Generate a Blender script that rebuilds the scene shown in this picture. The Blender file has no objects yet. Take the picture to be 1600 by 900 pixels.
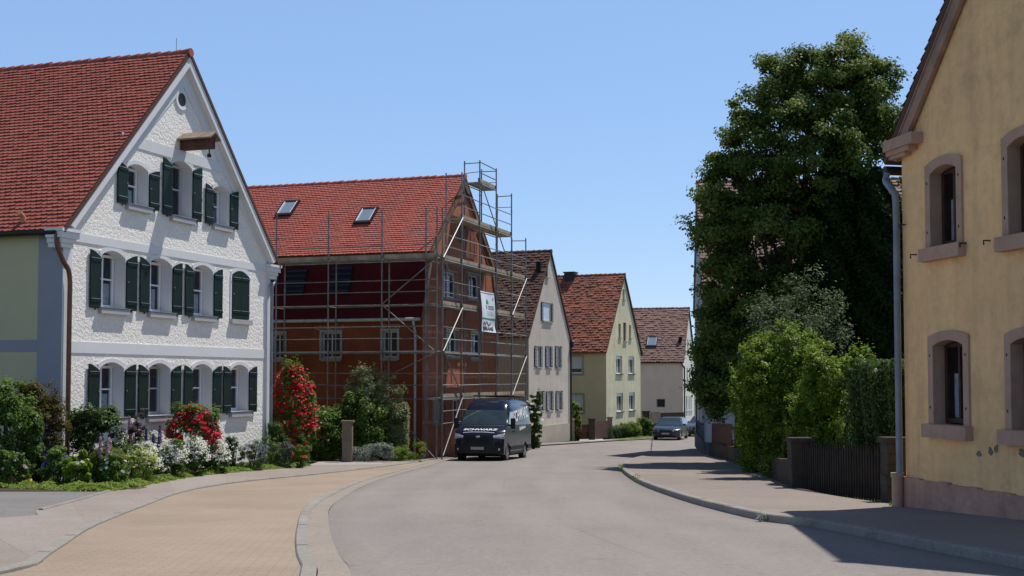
import bpy, bmesh, math, random
import numpy as np
from mathutils import Vector, Matrix
from mathutils.geometry import tessellate_polygon

SC = bpy.context.scene
COL = SC.collection
R = math.radians
rnd = random.Random(7)

# ------------------------------------------------------------------ camera
FPX, HOR, PITCH = 1900.0, 590.0, R(2.5)
CY = HOR - FPX * math.tan(PITCH)
cam_d = bpy.data.cameras.new("camera")
cam = bpy.data.objects.new("camera", cam_d); COL.objects.link(cam)
cam_d.sensor_width = 36.0
cam_d.lens = 36.0 * FPX / 1600.0
cam_d.shift_y = (CY - 450.0) / 1600.0
cam_d.clip_start = 0.1
cam_d.clip_end = 6000
cam.rotation_euler = (math.pi / 2 + PITCH, 0, 0)
SC.camera = cam

def ray(px, py):
    xc, yc = (px - 800.0) / FPX, (CY - py) / FPX
    f = Vector((0, math.cos(PITCH), math.sin(PITCH))); up = Vector((0, -math.sin(PITCH), math.cos(PITCH)))
    return f + xc * Vector((1, 0, 0)) + yc * up

def at(px, py, Y):
    d = ray(px, py)
    return d * (Y / d.y)

def G(Y):                      # height of the street surface, falling away gently from the viewer
    if Y < 10: return -1.664 + 0.006 * (10 - Y)
    Y = min(Y, 118.0)
    return -2.1 - 0.0392 * (Y - 19) + 0.0002246 * (Y - 19) * (Y - 51)

def gnd(px, py, lift=0.0):     # where a sight line meets the street
    d = ray(px, py); lo, hi = 4.0, 150.0
    for _ in range(60):
        m = (lo + hi) / 2
        if d.z / d.y * m > G(m) + lift: lo = m
        else: hi = m
    p = d * (lo / d.y)
    return Vector((p.x, p.y, G(p.y)))

# ------------------------------------------------------------------ tags
def tag(o, label=None, cat=None, group=None, kind=None):
    if label: o["label"] = label
    if cat: o["category"] = cat
    if group: o["group"] = group
    if kind: o["kind"] = kind
    return o

def empty(name, loc, rz=0.0):
    o = bpy.data.objects.new(name, None); COL.objects.link(o)
    o.location = loc; o.rotation_euler = (0, 0, rz); o.empty_display_size = 0.3
    return o

def copy_tree(o, parent=None):
    c = o.copy(); COL.objects.link(c)
    if parent: c.parent = parent
    for ch in list(o.children): copy_tree(ch, c)
    return c

# ------------------------------------------------------------------ mesh builder
class MB:
    def __init__(s): s.v = []; s.f = []; s.m = []; s.r = []
    def add(s, pts, mi=0, rv=None):
        i = len(s.v); s.v.extend([tuple(p) for p in pts]); s.f.append(tuple(range(i, i + len(pts)))); s.m.append(mi)
        s.r.append(rnd.random() if rv is None else rv)
    def hexa(s, c, mi=0):      # 8 corners: bottom 4 ccw, top 4 ccw
        i = len(s.v); s.v.extend([tuple(p) for p in c]); rv = rnd.random()
        for q in ((3,2,1,0),(4,5,6,7),(0,1,5,4),(1,2,6,5),(2,3,7,6),(3,0,4,7)):
            s.f.append(tuple(i + k for k in q)); s.m.append(mi); s.r.append(rv)
    def box(s, x0, x1, y0, y1, z0, z1, mi=0):
        s.hexa([(x0,y0,z0),(x1,y0,z0),(x1,y1,z0),(x0,y1,z0),(x0,y0,z1),(x1,y0,z1),(x1,y1,z1),(x0,y1,z1)], mi)
    def mbox(s, M, a0, a1, b0, b1, d0, d1, mi=0):   # box in wall coordinates (along, up, depth inwards)
        s.hexa([M(a0,b0,d0),M(a1,b0,d0),M(a1,b0,d1),M(a0,b0,d1),M(a0,b1,d0),M(a1,b1,d0),M(a1,b1,d1),M(a0,b1,d1)], mi)
    def bar(s, p, q, w, h, mi=0):  # rectangular bar
        p, q = Vector(p), Vector(q); d = (q - p).normalized()
        a = d.cross(Vector((0,0,1)))
        if a.length < 1e-4: a = Vector((1,0,0))
        a.normalize(); b = a.cross(d); a = a * w / 2; b = b * h / 2
        s.hexa([p-a-b, p+a-b, q+a-b, q-a-b, p-a+b, p+a+b, q+a+b, q-a+b], mi)
    def tube(s, pts, r, n=8, mi=0, cap=True):
        pts = [Vector(p) for p in pts]; rs = r if isinstance(r, (list, tuple)) else [r] * len(pts)
        i0 = len(s.v); a = None
        for k, p in enumerate(pts):
            d = (pts[min(k+1, len(pts)-1)] - pts[max(k-1, 0)]).normalized()
            if a is None:
                a = d.cross(Vector((0.13, 0.31, 0.94)))
                if a.length < 1e-3: a = d.cross(Vector((1,0,0)))
            a = (a - d * a.dot(d)).normalized(); b = d.cross(a)
            for j in range(n):
                t = 2 * math.pi * j / n
                s.v.append(tuple(p + (a * math.cos(t) + b * math.sin(t)) * rs[k]))
        rv = rnd.random()
        for k in range(len(pts) - 1):
            for j in range(n):
                s.f.append((i0+k*n+j, i0+k*n+(j+1)%n, i0+(k+1)*n+(j+1)%n, i0+(k+1)*n+j)); s.m.append(mi); s.r.append(rv)
        if cap:
            s.f.append(tuple(i0 + j for j in reversed(range(n)))); s.m.append(mi); s.r.append(rv)
            k = len(pts) - 1
            s.f.append(tuple(i0 + k*n + j for j in range(n))); s.m.append(mi); s.r.append(rv)
    def lathe(s, c, axis, prof, n=20, mi=0):        # prof: (radius, distance along axis)
        c = Vector(c); d = Vector(axis).normalized(); a = d.cross(Vector((0.1,0.2,0.97)))
        if a.length < 1e-3: a = d.cross(Vector((1,0,0)))
        a.normalize(); b = d.cross(a); i0 = len(s.v)
        for r_, h in prof:
            for j in range(n):
                t = 2*math.pi*j/n; s.v.append(tuple(c + d*h + (a*math.cos(t)+b*math.sin(t))*r_))
        for k in range(len(prof)-1):
            for j in range(n):
                s.f.append((i0+k*n+j, i0+k*n+(j+1)%n, i0+(k+1)*n+(j+1)%n, i0+(k+1)*n+j)); s.m.append(mi); s.r.append(.5)
    def loops(s, M, loops, d=0.0, mi=0):            # polygon with holes in wall coordinates
        L = [[Vector((a, b, 0)) for a, b in lp] for lp in loops]
        flat = [p for lp in L for p in lp]
        i0 = len(s.v); s.v.extend([tuple(M(p.x, p.y, d)) for p in flat])
        for t in tessellate_polygon(L):
            s.f.append(tuple(i0 + k for k in t)); s.m.append(mi); s.r.append(.5)
    def reveal(s, M, lp, d0, d1, mi=0):
        n = len(lp)
        for k in range(n):
            p, q = lp[k], lp[(k+1) % n]
            s.add([M(p[0],p[1],d0), M(q[0],q[1],d0), M(q[0],q[1],d1), M(p[0],p[1],d1)], mi, .5)
    def slab(s, M, lp, d0, d1, mi=0):
        s.loops(M, [lp], d0, mi); s.loops(M, [lp], d1, mi); s.reveal(M, lp, d0, d1, mi)
    def build(s, name, mats, parent=None, smooth=False, loc=None, angle=40):
        me = bpy.data.meshes.new(name); me.from_pydata(s.v, [], s.f); me.update()
        for m in (mats if isinstance(mats, (list, tuple)) else [mats]): me.materials.append(m)
        me.polygons.foreach_set("material_index", s.m)
        a = me.attributes.new("rnd", 'FLOAT', 'FACE'); a.data.foreach_set("value", s.r)
        if smooth:
            me.polygons.foreach_set("use_smooth", [True] * len(me.polygons)); me.set_sharp_from_angle(angle=R(angle))
        o = bpy.data.objects.new(name, me); COL.objects.link(o)
        if parent: o.parent = parent
        if loc is not None: o.location = loc
        return o

def weld(o, dist=0.002):
    bm = bmesh.new(); bm.from_mesh(o.data); bmesh.ops.remove_doubles(bm, verts=bm.verts, dist=dist)
    bmesh.ops.recalc_face_normals(bm, faces=bm.faces); bm.to_mesh(o.data); bm.free(); return o

# ------------------------------------------------------------------ materials
class NT:
    def __init__(s, name):
        s.mat = bpy.data.materials.new(name); s.mat.use_nodes = True; s.t = s.mat.node_tree; s.t.nodes.clear()
        s.out = s.n('ShaderNodeOutputMaterial')
    def n(s, typ, **kw):
        nd = s.t.nodes.new(typ)
        for k, v in kw.items():
            if isinstance(k, str) and hasattr(nd, k): setattr(nd, k, v)
        return nd
    def l(s, a, b): s.t.links.new(a, b)
    def coord(s, kind='Object', scale=(1,1,1), rot=(0,0,0)):
        tc = s.n('ShaderNodeTexCoord'); mp = s.n('ShaderNodeMapping')
        mp.inputs['Scale'].default_value = scale; mp.inputs['Rotation'].default_value = rot
        s.l(tc.outputs[kind], mp.inputs['Vector']); return mp.outputs[0]
    def noise(s, vec, scale, detail=4, rough=.55):
        n = s.n('ShaderNodeTexNoise'); n.inputs['Scale'].default_value = scale; n.inputs['Detail'].default_value = detail
        n.inputs['Roughness'].default_value = rough; s.l(vec, n.inputs['Vector']); return n.outputs['Fac']
    def ramp(s, fac, stops):
        r = s.n('ShaderNodeValToRGB'); e = r.color_ramp.elements
        while len(e) < len(stops): e.new(0.5)
        for k, (p, c) in enumerate(stops):
            e[k].position = p; e[k].color = (*c, 1) if len(c) == 3 else c
        s.l(fac, r.inputs[0]); return r.outputs[0]
    def mix(s, fac, a, b, mode='MIX'):
        m = s.n('ShaderNodeMix'); m.data_type = 'RGBA'; m.blend_type = mode
        for sock, val in ((m.inputs[0], fac), (m.inputs[6], a), (m.inputs[7], b)):
            if hasattr(val, 'is_linked'): s.l(val, sock)
            elif isinstance(val, (tuple, list)): sock.default_value = (*val, 1) if len(val) == 3 else val
            else: sock.default_value = val
        return m.outputs[2]
    def math(s, op, a, b=0.0):
        m = s.n('ShaderNodeMath'); m.operation = op
        for sock, val in ((m.inputs[0], a), (m.inputs[1], b)):
            if hasattr(val, 'is_linked'): s.l(val, sock)
            else: sock.default_value = val
        return m.outputs[0]
    def bump(s, h, strength=.5, dist=.02, normal=None):
        b = s.n('ShaderNodeBump'); b.inputs['Strength'].default_value = strength; b.inputs['Distance'].default_value = dist
        s.l(h, b.inputs['Height'])
        if normal is not None: s.l(normal, b.inputs['Normal'])
        return b.outputs[0]
    def bsdf(s, color, rough=.8, metal=0.0, normal=None, spec=.3, coat=0.0):
        p = s.n('ShaderNodeBsdfPrincipled')
        if hasattr(color, 'is_linked'): s.l(color, p.inputs['Base Color'])
        else: p.inputs['Base Color'].default_value = (*color, 1)
        if hasattr(rough, 'is_linked'): s.l(rough, p.inputs['Roughness'])
        else: p.inputs['Roughness'].default_value = rough
        p.inputs['Metallic'].default_value = metal; p.inputs['Specular IOR Level'].default_value = spec
        p.inputs['Coat Weight'].default_value = coat; p.inputs['Coat Roughness'].default_value = .03
        if normal is not None: s.l(normal, p.inputs['Normal'])
        s.l(p.outputs[0], s.out.inputs[0]); return p

def sc(c, k): return tuple(min(1, x * k) for x in c)

def m_plain(name, col, rough=.6, metal=0.0, spec=.3, var=.12, scale=6, bump=0.0, coat=0.0):
    t = NT(name); v = t.coord()
    f = t.noise(v, scale, 5)
    c = t.ramp(f, [(.3, sc(col, 1-var)), (.7, sc(col, 1+var))])
    nrm = t.bump(t.noise(v, scale*8, 3), bump, .01) if bump else None
    t.bsdf(c, rough, metal, nrm, spec, coat); return t.mat

def m_stucco(name, col, rough_scale=11, strength=.8, dist=.04, stain=(.5,.45,.4), stain_amt=.25, var=.1, blotch=.6, streak=0.0, fine=60):
    t = NT(name); v = t.coord()
    big = t.noise(v, blotch, 6, .6)
    c = t.ramp(big, [(.3, sc(col, 1-var)), (.7, sc(col, 1+var*.6))])
    d = t.noise(v, blotch*2.7, 8, .7)
    fac = t.ramp(d, [(.5, (0,0,0)), (.75, (1,1,1))])
    c = t.mix(t.math('MULTIPLY', fac, stain_amt), c, stain)
    if streak:
        sv = t.coord('Object', (3.5, 3.5, .22)); q = t.noise(sv, 1.2, 6, .6)
        c = t.mix(t.math('MULTIPLY', t.ramp(q, [(.5,(0,0,0)),(.72,(1,1,1))]), streak), c, stain)
    h1 = t.noise(v, rough_scale, 5, .65)
    h = t.math('ADD', h1, t.math('MULTIPLY', t.noise(v, fine, 3), .2))
    c = t.mix(t.math('MULTIPLY', t.ramp(h1, [(.3,(1,1,1)),(.55,(0,0,0))]), .22 if strength > .5 else .06), c, sc(col, .45))  # hollows of the bump darkened in the colour, as painted shading
    t.bsdf(c, .92, 0, t.bump(h, strength, dist), .15); return t.mat

def m_tiles(name, a, b, c3, patch=None, amt=.5, rough=.75):
    t = NT(name); v = t.coord()
    at_ = t.n('ShaderNodeAttribute'); at_.attribute_name = 'rnd'
    c = t.ramp(at_.outputs['Fac'], [(0, a), (.55, b), (1, c3)])
    f = t.noise(v, .55, 7, .7)
    if patch: c = t.mix(t.math('MULTIPLY', t.ramp(f, [(.45,(0,0,0)),(.65,(1,1,1))]), amt), c, patch)
    g = t.noise(v, 30, 4)
    c = t.mix(.35, c, t.ramp(g, [(.35,(.25,.25,.25)),(.65,(1,1,1))]), 'MULTIPLY')
    t.bsdf(c, rough, 0, t.bump(g, .3, .01), .25); return t.mat

def m_leaf(name, dark, mid, light, trans=.35, tcol=None, rough=.55, spec=.18):
    t = NT(name)
    at_ = t.n('ShaderNodeAttribute'); at_.attribute_name = 'rnd'
    c = t.ramp(at_.outputs['Fac'], [(0, dark), (.5, mid), (1, light)])
    p = t.bsdf(c, rough, 0, None, spec)
    tr = t.n('ShaderNodeBsdfTranslucent'); mx = t.n('ShaderNodeMixShader'); mx.inputs[0].default_value = trans
    cc = t.mix(.6, c, tcol or sc(light, 1.6)); t.l(cc, tr.inputs[0])
    t.l(p.outputs[0], mx.inputs[1]); t.l(tr.outputs[0], mx.inputs[2]); t.l(mx.outputs[0], t.out.inputs[0]); return t.mat

def m_glass(name, tint=(.75,.82,.85), base=.06):
    t = NT(name)
    gl = t.n('ShaderNodeBsdfGlossy'); gl.inputs['Roughness'].default_value = .03; gl.inputs[0].default_value = (.9,.93,1,1)
    tr = t.n('ShaderNodeBsdfTransparent'); tr.inputs[0].default_value = (*tint, 1)
    lw = t.n('ShaderNodeLayerWeight'); lw.inputs[0].default_value = .35
    f = t.math('ADD', t.math('MULTIPLY', lw.outputs['Fresnel'], .45), base)
    mx = t.n('ShaderNodeMixShader'); t.l(f, mx.inputs[0]); t.l(tr.outputs[0], mx.inputs[1]); t.l(gl.outputs[0], mx.inputs[2])
    t.l(mx.outputs[0], t.out.inputs[0]); return t.mat

def m_ground(name, col, col2, scale=.6, fine=90, crack=0.0, bump=.35, patches=None, streaks=None, lanes=False, joints=0):
    t = NT(name); v = t.coord()
    f = t.noise(v, scale, 8, .65); c = t.ramp(f, [(.3, col), (.7, col2)])
    g = t.noise(v, fine, 3, .7)
    c = t.mix(.75, c, t.ramp(g, [(.3,(.55,.55,.55)),(.7,(1.08,1.08,1.08))]), 'MULTIPLY')
    if patches:
        h = t.noise(v, .13, 3, .4); c = t.mix(t.math('MULTIPLY', t.ramp(h, [(.5,(0,0,0)),(.54,(1,1,1))]), .5), c, patches)
    if streaks:
        sv = t.coord('Object', (.9, .09, 1), (0,0,R(8))); q = t.noise(sv, 1.1, 5, .6)
        c = t.mix(t.math('MULTIPLY', t.ramp(q, [(.42,(0,0,0)),(.62,(1,1,1))]), .4), c, streaks)
    m2 = t.noise(v, 14, 5, .75)
    c = t.mix(.8, c, t.ramp(m2, [(.32,(.80,.79,.78)),(.64,(1.06,1.06,1.06))]), 'MULTIPLY')
    if lanes:
        ca = t.n('ShaderNodeAttribute'); ca.attribute_name = 'cross'; x = ca.outputs['Fac']
        wob = t.math('ADD', x, t.math('MULTIPLY', t.math('SUBTRACT', t.noise(v, .25, 4), .5), .10))
        tr_ = t.ramp(wob, [(.0,(.86,.85,.84)),(.06,(1,1,1)),(.16,(.93,.93,.93)),(.24,(1.0,1.0,1.0)),(.36,(.94,.94,.94)),(.47,(1,1,1)),(.60,(.93,.93,.93)),(.70,(1,1,1)),(.82,(.92,.92,.92)),(.93,(.98,.98,.98)),(1.0,(.80,.79,.77))])
        c = t.mix(.8, c, tr_, 'MULTIPLY')
        sm = t.ramp(t.math('ABSOLUTE', t.math('SUBTRACT', t.math('ADD', x, t.math('MULTIPLY', t.noise(v, 2.5, 3), .003)), .5015)), [(0,(1,1,1)),(.0011,(1,1,1)),(.0022,(0,0,0))])
        gate = t.ramp(t.noise(v, .12, 2), [(.48,(0,0,0)),(.56,(1,1,1))])
        c = t.mix(t.math('MULTIPLY', t.math('MULTIPLY', sm, gate), .45), c, sc(col, .55))
        sp = t.ramp(t.noise(v, 3.1, 2, .3), [(.735,(0,0,0)),(.76,(1,1,1))]); c = t.mix(t.math('MULTIPLY', sp, .35), c, sc(col, .55))
    if joints:
        al = t.n('ShaderNodeAttribute'); al.attribute_name = 'along'
        fr_ = t.math('FRACT', t.math('ADD', t.math('DIVIDE', al.outputs['Fac'], joints), t.math('MULTIPLY', t.noise(v, 1.5, 3), .012)))
        c = t.mix(t.math('MULTIPLY', t.ramp(fr_, [(0,(1,1,1)),(.004,(1,1,1)),(.008,(0,0,0))]), .55), c, sc(col, .45))
        pz = t.ramp(t.math('FRACT', t.math('DIVIDE', al.outputs['Fac'], joints*3)), [(0,(.9,.89,.88)),(.33,(.9,.89,.88)),(.335,(1,1,1)),(.66,(1,1,1)),(.665,(.95,.93,.92)),(1,(.95,.93,.92))]); c = t.mix(.7, c, pz, 'MULTIPLY')
    if crack:
        vo = t.n('ShaderNodeTexVoronoi'); vo.feature = 'DISTANCE_TO_EDGE'; vo.inputs['Scale'].default_value = .35
        wv = t.n('ShaderNodeVectorMath'); wv.operation = 'ADD'
        nz = t.n('ShaderNodeTexNoise'); nz.inputs['Scale'].default_value = 1.3; nz.inputs['Detail'].default_value = 6
        t.l(v, nz.inputs['Vector']); t.l(v, wv.inputs[0]); t.l(nz.outputs['Color'], wv.inputs[1]); t.l(wv.outputs[0], vo.inputs['Vector'])
        k = t.ramp(vo.outputs['Distance'], [(0,(1,1,1)),(.012,(0,0,0))])
        c = t.mix(t.math('MULTIPLY', k, crack), c, sc(col, .35))
    t.bsdf(c, .93, 0, t.bump(g, bump, .006), .2); return t.mat

def m_pavers(name, col, col2, mort):
    t = NT(name); v = t.coord('Object', (1,1,1), (0,0,R(-6)))
    br = t.n('ShaderNodeTexBrick'); br.inputs['Scale'].default_value = 1.0
    br.inputs['Brick Width'].default_value = .22; br.inputs['Row Height'].default_value = .11; br.inputs['Mortar Size'].default_value = .007
    br.inputs['Mortar Smooth'].default_value = .4; br.inputs['Bias'].default_value = 0
    br.inputs['Color1'].default_value = (*col,1); br.inputs['Color2'].default_value = (*col2,1); br.inputs['Mortar'].default_value = (*mort,1)
    t.l(v, br.inputs['Vector'])
    o = t.coord(); f = t.noise(o, .45, 8, .65)
    c = t.mix(.7, br.outputs['Color'], t.ramp(f, [(.3,(.72,.70,.68)),(.7,(1,1,1))]), 'MULTIPLY')
    g = t.noise(o, 70, 3, .7); c = t.mix(.4, c, t.ramp(g, [(.3,(.65,.65,.65)),(.7,(1,1,1))]), 'MULTIPLY')
    h = t.math('ADD', t.math('MULTIPLY', br.outputs['Fac'], -1.0), t.math('MULTIPLY', g, .3))
    t.bsdf(c, .93, 0, t.bump(h, .4, .006), .2); return t.mat

M = {}
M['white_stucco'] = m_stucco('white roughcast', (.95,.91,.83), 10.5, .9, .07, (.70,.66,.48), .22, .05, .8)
M['white_smooth'] = m_stucco('white smooth plaster', (.70,.70,.70), 40, .15, .01, (.6,.6,.6), .2, .05)
M['sill_plaster'] = m_stucco('grey sill', (.42,.41,.42), 40, .2, .01, (.34,.33,.32), .3, .08)
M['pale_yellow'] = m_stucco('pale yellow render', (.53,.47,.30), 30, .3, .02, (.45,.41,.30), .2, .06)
M['grey_blue'] = m_stucco('grey blue render', (.30,.30,.34), 30, .3, .02, (.35,.36,.4), .2, .06)
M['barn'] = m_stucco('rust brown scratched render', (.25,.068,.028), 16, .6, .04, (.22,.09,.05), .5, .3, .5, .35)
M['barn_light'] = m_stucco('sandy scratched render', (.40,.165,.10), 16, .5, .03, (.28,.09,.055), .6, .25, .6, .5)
M['membrane'] = m_stucco('dark red roofing membrane', (.075,.009,.011), 4, .2, .03, (.055,.007,.009), .4, .15)
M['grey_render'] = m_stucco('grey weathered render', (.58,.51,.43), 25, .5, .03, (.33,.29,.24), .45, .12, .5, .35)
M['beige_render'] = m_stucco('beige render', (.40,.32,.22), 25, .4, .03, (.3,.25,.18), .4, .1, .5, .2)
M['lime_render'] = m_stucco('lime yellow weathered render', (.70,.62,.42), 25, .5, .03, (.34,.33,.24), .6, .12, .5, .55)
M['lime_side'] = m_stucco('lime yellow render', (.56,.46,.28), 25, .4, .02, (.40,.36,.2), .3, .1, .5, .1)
M['pink_render'] = m_stucco('pale pink render', (.95,.66,.53), 25, .4, .02, (.5,.4,.36), .3, .08)
M['far_white'] = m_stucco('white render', (.80,.73,.68), 25, .4, .02, (.6,.6,.58), .3, .06)
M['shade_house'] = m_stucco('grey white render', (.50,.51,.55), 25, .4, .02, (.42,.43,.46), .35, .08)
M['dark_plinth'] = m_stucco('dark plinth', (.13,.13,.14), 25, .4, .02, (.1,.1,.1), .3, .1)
M['yellow_wall'] = m_stucco('old yellow plaster', (.92,.575,.275), 6, .75, .05, (.36,.25,.15), .6, .14, .5, .28)
M['pink_stone'] = m_stucco('pink painted stone', (.47,.30,.215), 14, .4, .02, (.28,.19,.15), .6, .15, 1.6, .2)
M['soffit'] = m_plain('weathered soffit board', (.30,.19,.14), .8, var=.3, scale=3, bump=.3)
M['plinth_pink'] = m_stucco('damp pink plinth', (.52,.30,.215), 9, .6, .03, (.20,.15,.12), .75, .22, .9, .3)
M['tile_red'] = m_tiles('red beaver tail tile', (.33,.087,.064), (.365,.10,.074), (.40,.122,.09), (.29,.085,.065), .4)
M['tile_new'] = m_tiles('new red tile', (.43,.11,.08), (.465,.122,.09), (.50,.142,.108), (.40,.11,.085), .3)
M['tile_brown'] = m_tiles('old brown tile', (.09,.047,.034), (.135,.066,.047), (.175,.09,.066), (.09,.055,.045), .5)
M['tile_mix'] = m_tiles('mottled old red tile', (.22,.075,.048), (.32,.105,.062), (.38,.135,.085), (.13,.065,.05), .65)
M['tile_far'] = m_tiles('faded brown tile', (.19,.11,.09), (.26,.15,.12), (.31,.185,.15), (.17,.11,.09), .5)
M['deck'] = m_plain('roof boarding', (.10,.05,.035), .9)
M['green_paint'] = m_plain('dark green shutter paint', (.008,.022,.016), .5, spec=.25, var=.25, scale=4)
M['metal_pale'] = m_plain('galvanised iron', (.50,.51,.52), .4, .7, var=.15)
M['steel'] = m_plain('weathered scaffold tube', (.22,.21,.195), .5, .5, var=.3, scale=3)
M['steel_bright'] = m_plain('new galvanised brace', (.34,.34,.32), .5, .3, var=.1)
M['plank'] = m_plain('grey scaffold board', (.36,.29,.21), .85, var=.35, scale=2.2, bump=.4)
M['deck_metal'] = m_plain('scaffold deck', (.36,.35,.33), .55, .4, var=.25, scale=2)
M['copper'] = m_plain('browned copper', (.16,.075,.05), .4, .5, var=.2)
M['zinc'] = m_plain('grey zinc pipe', (.21,.23,.26), .5, .3, var=.2, scale=3)
M['zinc_pale'] = m_plain('pale zinc pipe', (.42,.42,.40), .5, .3, var=.2)
M['dark_metal'] = m_plain('dark gutter metal', (.03,.025,.024), .5, .2)
M['frame_white'] = m_plain('white window paint', (.78,.78,.80), .4, var=.04)
M['frame_grey'] = m_plain('grey window paint', (.45,.45,.46), .5, var=.1)
M['frame_brown'] = m_plain('brown window wood', (.05,.025,.018), .5, var=.3)
M['room'] = m_plain('dark room', (.012,.012,.014), .9)
M['curtain'] = m_plain('net curtain', (.55,.57,.60), .9, var=.25, scale=9)
M['blind'] = m_plain('roller blind', (.50,.50,.52), .6, var=.06)
M['blind_blue'] = m_plain('bluish blind', (.62,.68,.78), .6, var=.06)
M['dark_pane'] = m_plain('dark unlit pane', (.012,.013,.016), .12, 0, .25, .1, 2)
M['glass'] = m_glass('window glass')
M['wood_grey'] = m_plain('grey weathered wood', (.26,.19,.14), .85, var=.3, scale=5, bump=.4)
M['wood_dark'] = m_plain('dark stained wood', (.035,.017,.014), .7, var=.3, scale=6)
M['fence_dark'] = m_plain('dark old fence wood', (.022,.016,.013), .85, var=.4, scale=5, bump=.3)
M['fence_brown'] = m_plain('brown fence wood', (.10,.045,.032), .8, var=.3, scale=4)
M['stone_pillar'] = m_stucco('exposed stone', (.075,.062,.05), 9, .8, .03, (.04,.033,.028), .6, .25, 2.2)
M['concrete'] = m_stucco('concrete', (.36,.34,.30), 22, .4, .02, (.25,.23,.2), .4, .15)
M['asphalt'] = m_ground('grey asphalt', (.255,.228,.208), (.305,.273,.248), .35, 48, 0, .6, (.235,.21,.193), (.30,.268,.243), True)
M['asphalt_side'] = m_ground('pavement asphalt', (.27,.23,.20), (.33,.28,.245), .5, 55, 0, .45, (.26,.23,.205), joints=7.0)
M['asphalt_dark'] = m_ground('yard asphalt', (.20,.19,.18), (.25,.235,.225), .5, 75, .2)
M['side_left'] = m_ground('left pavement', (.30,.255,.22), (.36,.31,.27), .5, 75, 0, .3, (.31,.275,.25), joints=4.6)
M['gutter'] = m_ground('gutter concrete', (.30,.255,.215), (.35,.30,.25), .8, 60)
M['kerb'] = m_ground('granite kerb', (.27,.25,.22), (.35,.33,.29), 1.6, 70, .3)
M['pavers'] = m_pavers('sand pavers', (.365,.29,.22), (.34,.27,.205), (.275,.222,.168))
M['soil'] = m_ground('garden soil', (.05,.036,.024), (.09,.065,.042), 2, 30, 0, .8)
M['turf'] = m_ground('rough turf', (.045,.075,.018), (.075,.11,.03), .8, 25, 0, .8)
M['path_white'] = m_ground('pale gravel', (.48,.45,.41), (.55,.52,.48), 1, 60)
M['driveway'] = m_ground('driveway asphalt', (.36,.32,.29), (.43,.385,.35), .5, 60, .2)
M['leaf_linden'] = m_leaf('linden leaves', (.035,.062,.010), (.085,.13,.022), (.18,.23,.05), .34)
M['leaf_dark'] = m_leaf('dark conifer', (.008,.018,.005), (.016,.032,.008), (.026,.046,.011), .12, spec=.03)
M['leaf_bright'] = m_leaf('bright green leaves', (.05,.095,.008), (.13,.21,.017), (.26,.37,.04), .22)
M['leaf_mid'] = m_leaf('mid green leaves', (.055,.105,.018), (.10,.17,.032), (.16,.25,.055), .32)
M['leaf_hedge'] = m_leaf('glossy hedge leaves', (.03,.06,.014), (.055,.10,.022), (.10,.16,.04), .25, rough=.4)
M['leaf_olive'] = m_leaf('willow grey green leaves', (.13,.165,.07), (.22,.26,.115), (.33,.36,.18), .42)
M['leaf_brownish'] = m_leaf('bronze green leaves', (.04,.04,.01), (.085,.075,.018), (.16,.13,.035), .3)
M['leaf_grey'] = m_leaf('grey green leaves', (.06,.09,.04), (.10,.14,.065), (.15,.19,.095), .25)
M['leaf_silver'] = m_leaf('silver leaves', (.16,.19,.15), (.24,.27,.22), (.34,.37,.31), .2)
M['leaf_box'] = m_leaf('box leaves', (.06,.085,.012), (.11,.14,.02), (.17,.20,.035), .3)
M['leaf_lime'] = m_leaf('lime ground cover', (.11,.17,.022), (.18,.26,.04), (.27,.35,.075), .35)
M['leaf_purple'] = m_leaf('purple brown foliage', (.05,.035,.035), (.09,.06,.06), (.15,.10,.09), .25)
M['leaf_red_green'] = m_leaf('reddish ground cover', (.03,.055,.016), (.055,.08,.022), (.16,.06,.025), .25)
M['petal_red'] = m_leaf('red petals', (.32,.003,.012), (.46,.005,.018), (.62,.013,.03), .12, (.5,.008,.025))
M['petal_white'] = m_leaf('white petals', (.50,.51,.40), (.64,.64,.56), (.78,.78,.72), .3, (.8,.8,.75))
M['petal_purple'] = m_leaf('purple petals', (.10,.07,.20), (.16,.12,.30), (.24,.18,.36), .2, (.2,.15,.35))
M['petal_pink'] = m_leaf('pink petals', (.42,.28,.32), (.52,.36,.40), (.62,.46,.50), .3, (.6,.4,.45))
M['petal_blue'] = m_leaf('blue petals', (.06,.06,.35), (.08,.08,.45), (.12,.12,.55), .2, (.1,.1,.5))
M['petal_yellow'] = m_leaf('yellow petals', (.6,.35,.02), (.7,.45,.03), (.75,.55,.05), .25, (.7,.5,.05))
M['petal_lemon'] = m_leaf('yellow green umbels', (.35,.36,.04), (.45,.45,.06), (.55,.52,.1), .25, (.5,.5,.08))
M['petal_orange'] = m_leaf('poppy petals', (.65,.06,.02), (.75,.09,.03), (.8,.13,.04), .3, (.8,.1,.03))
M['bark'] = m_plain('bark', (.055,.042,.032), .9, var=.4, scale=5, bump=.7)
M['van_paint'] = m_plain('dark blue van paint', (.010,.016,.034), .16, .0, .45, .05, 2, coat=.0)
M['car_paint'] = m_plain('dark car paint', (.012,.014,.022), .28, .0, .45, .05, 2, coat=.5)
M['rubber'] = m_plain('tyre rubber', (.012,.012,.012), .85)
M['plastic_black'] = m_plain('black trim plastic', (.012,.012,.013), .55)
M['chrome'] = m_plain('chrome', (.75,.75,.76), .12, 1.0, var=.03)
M['alloy'] = m_plain('wheel alloy', (.40,.40,.41), .35, .8)
M['lamp_glass'] = m_plain('clear lamp glass', (.50,.51,.53), .12, .2, .6, .25, 30, coat=.8)
M['plate'] = m_plain('blank plate', (.32,.31,.31), .5, var=.05)
M['car_glass'] = m_plain('tinted vehicle glass', (.035,.055,.062), .06, 0, .6, .2, 3, coat=.6)
M['decal'] = m_plain('white lettering', (.80,.80,.80), .5, var=.03)
M['banner'] = m_plain('banner sheet', (.74,.78,.82), .6, var=.05, scale=2)
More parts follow.
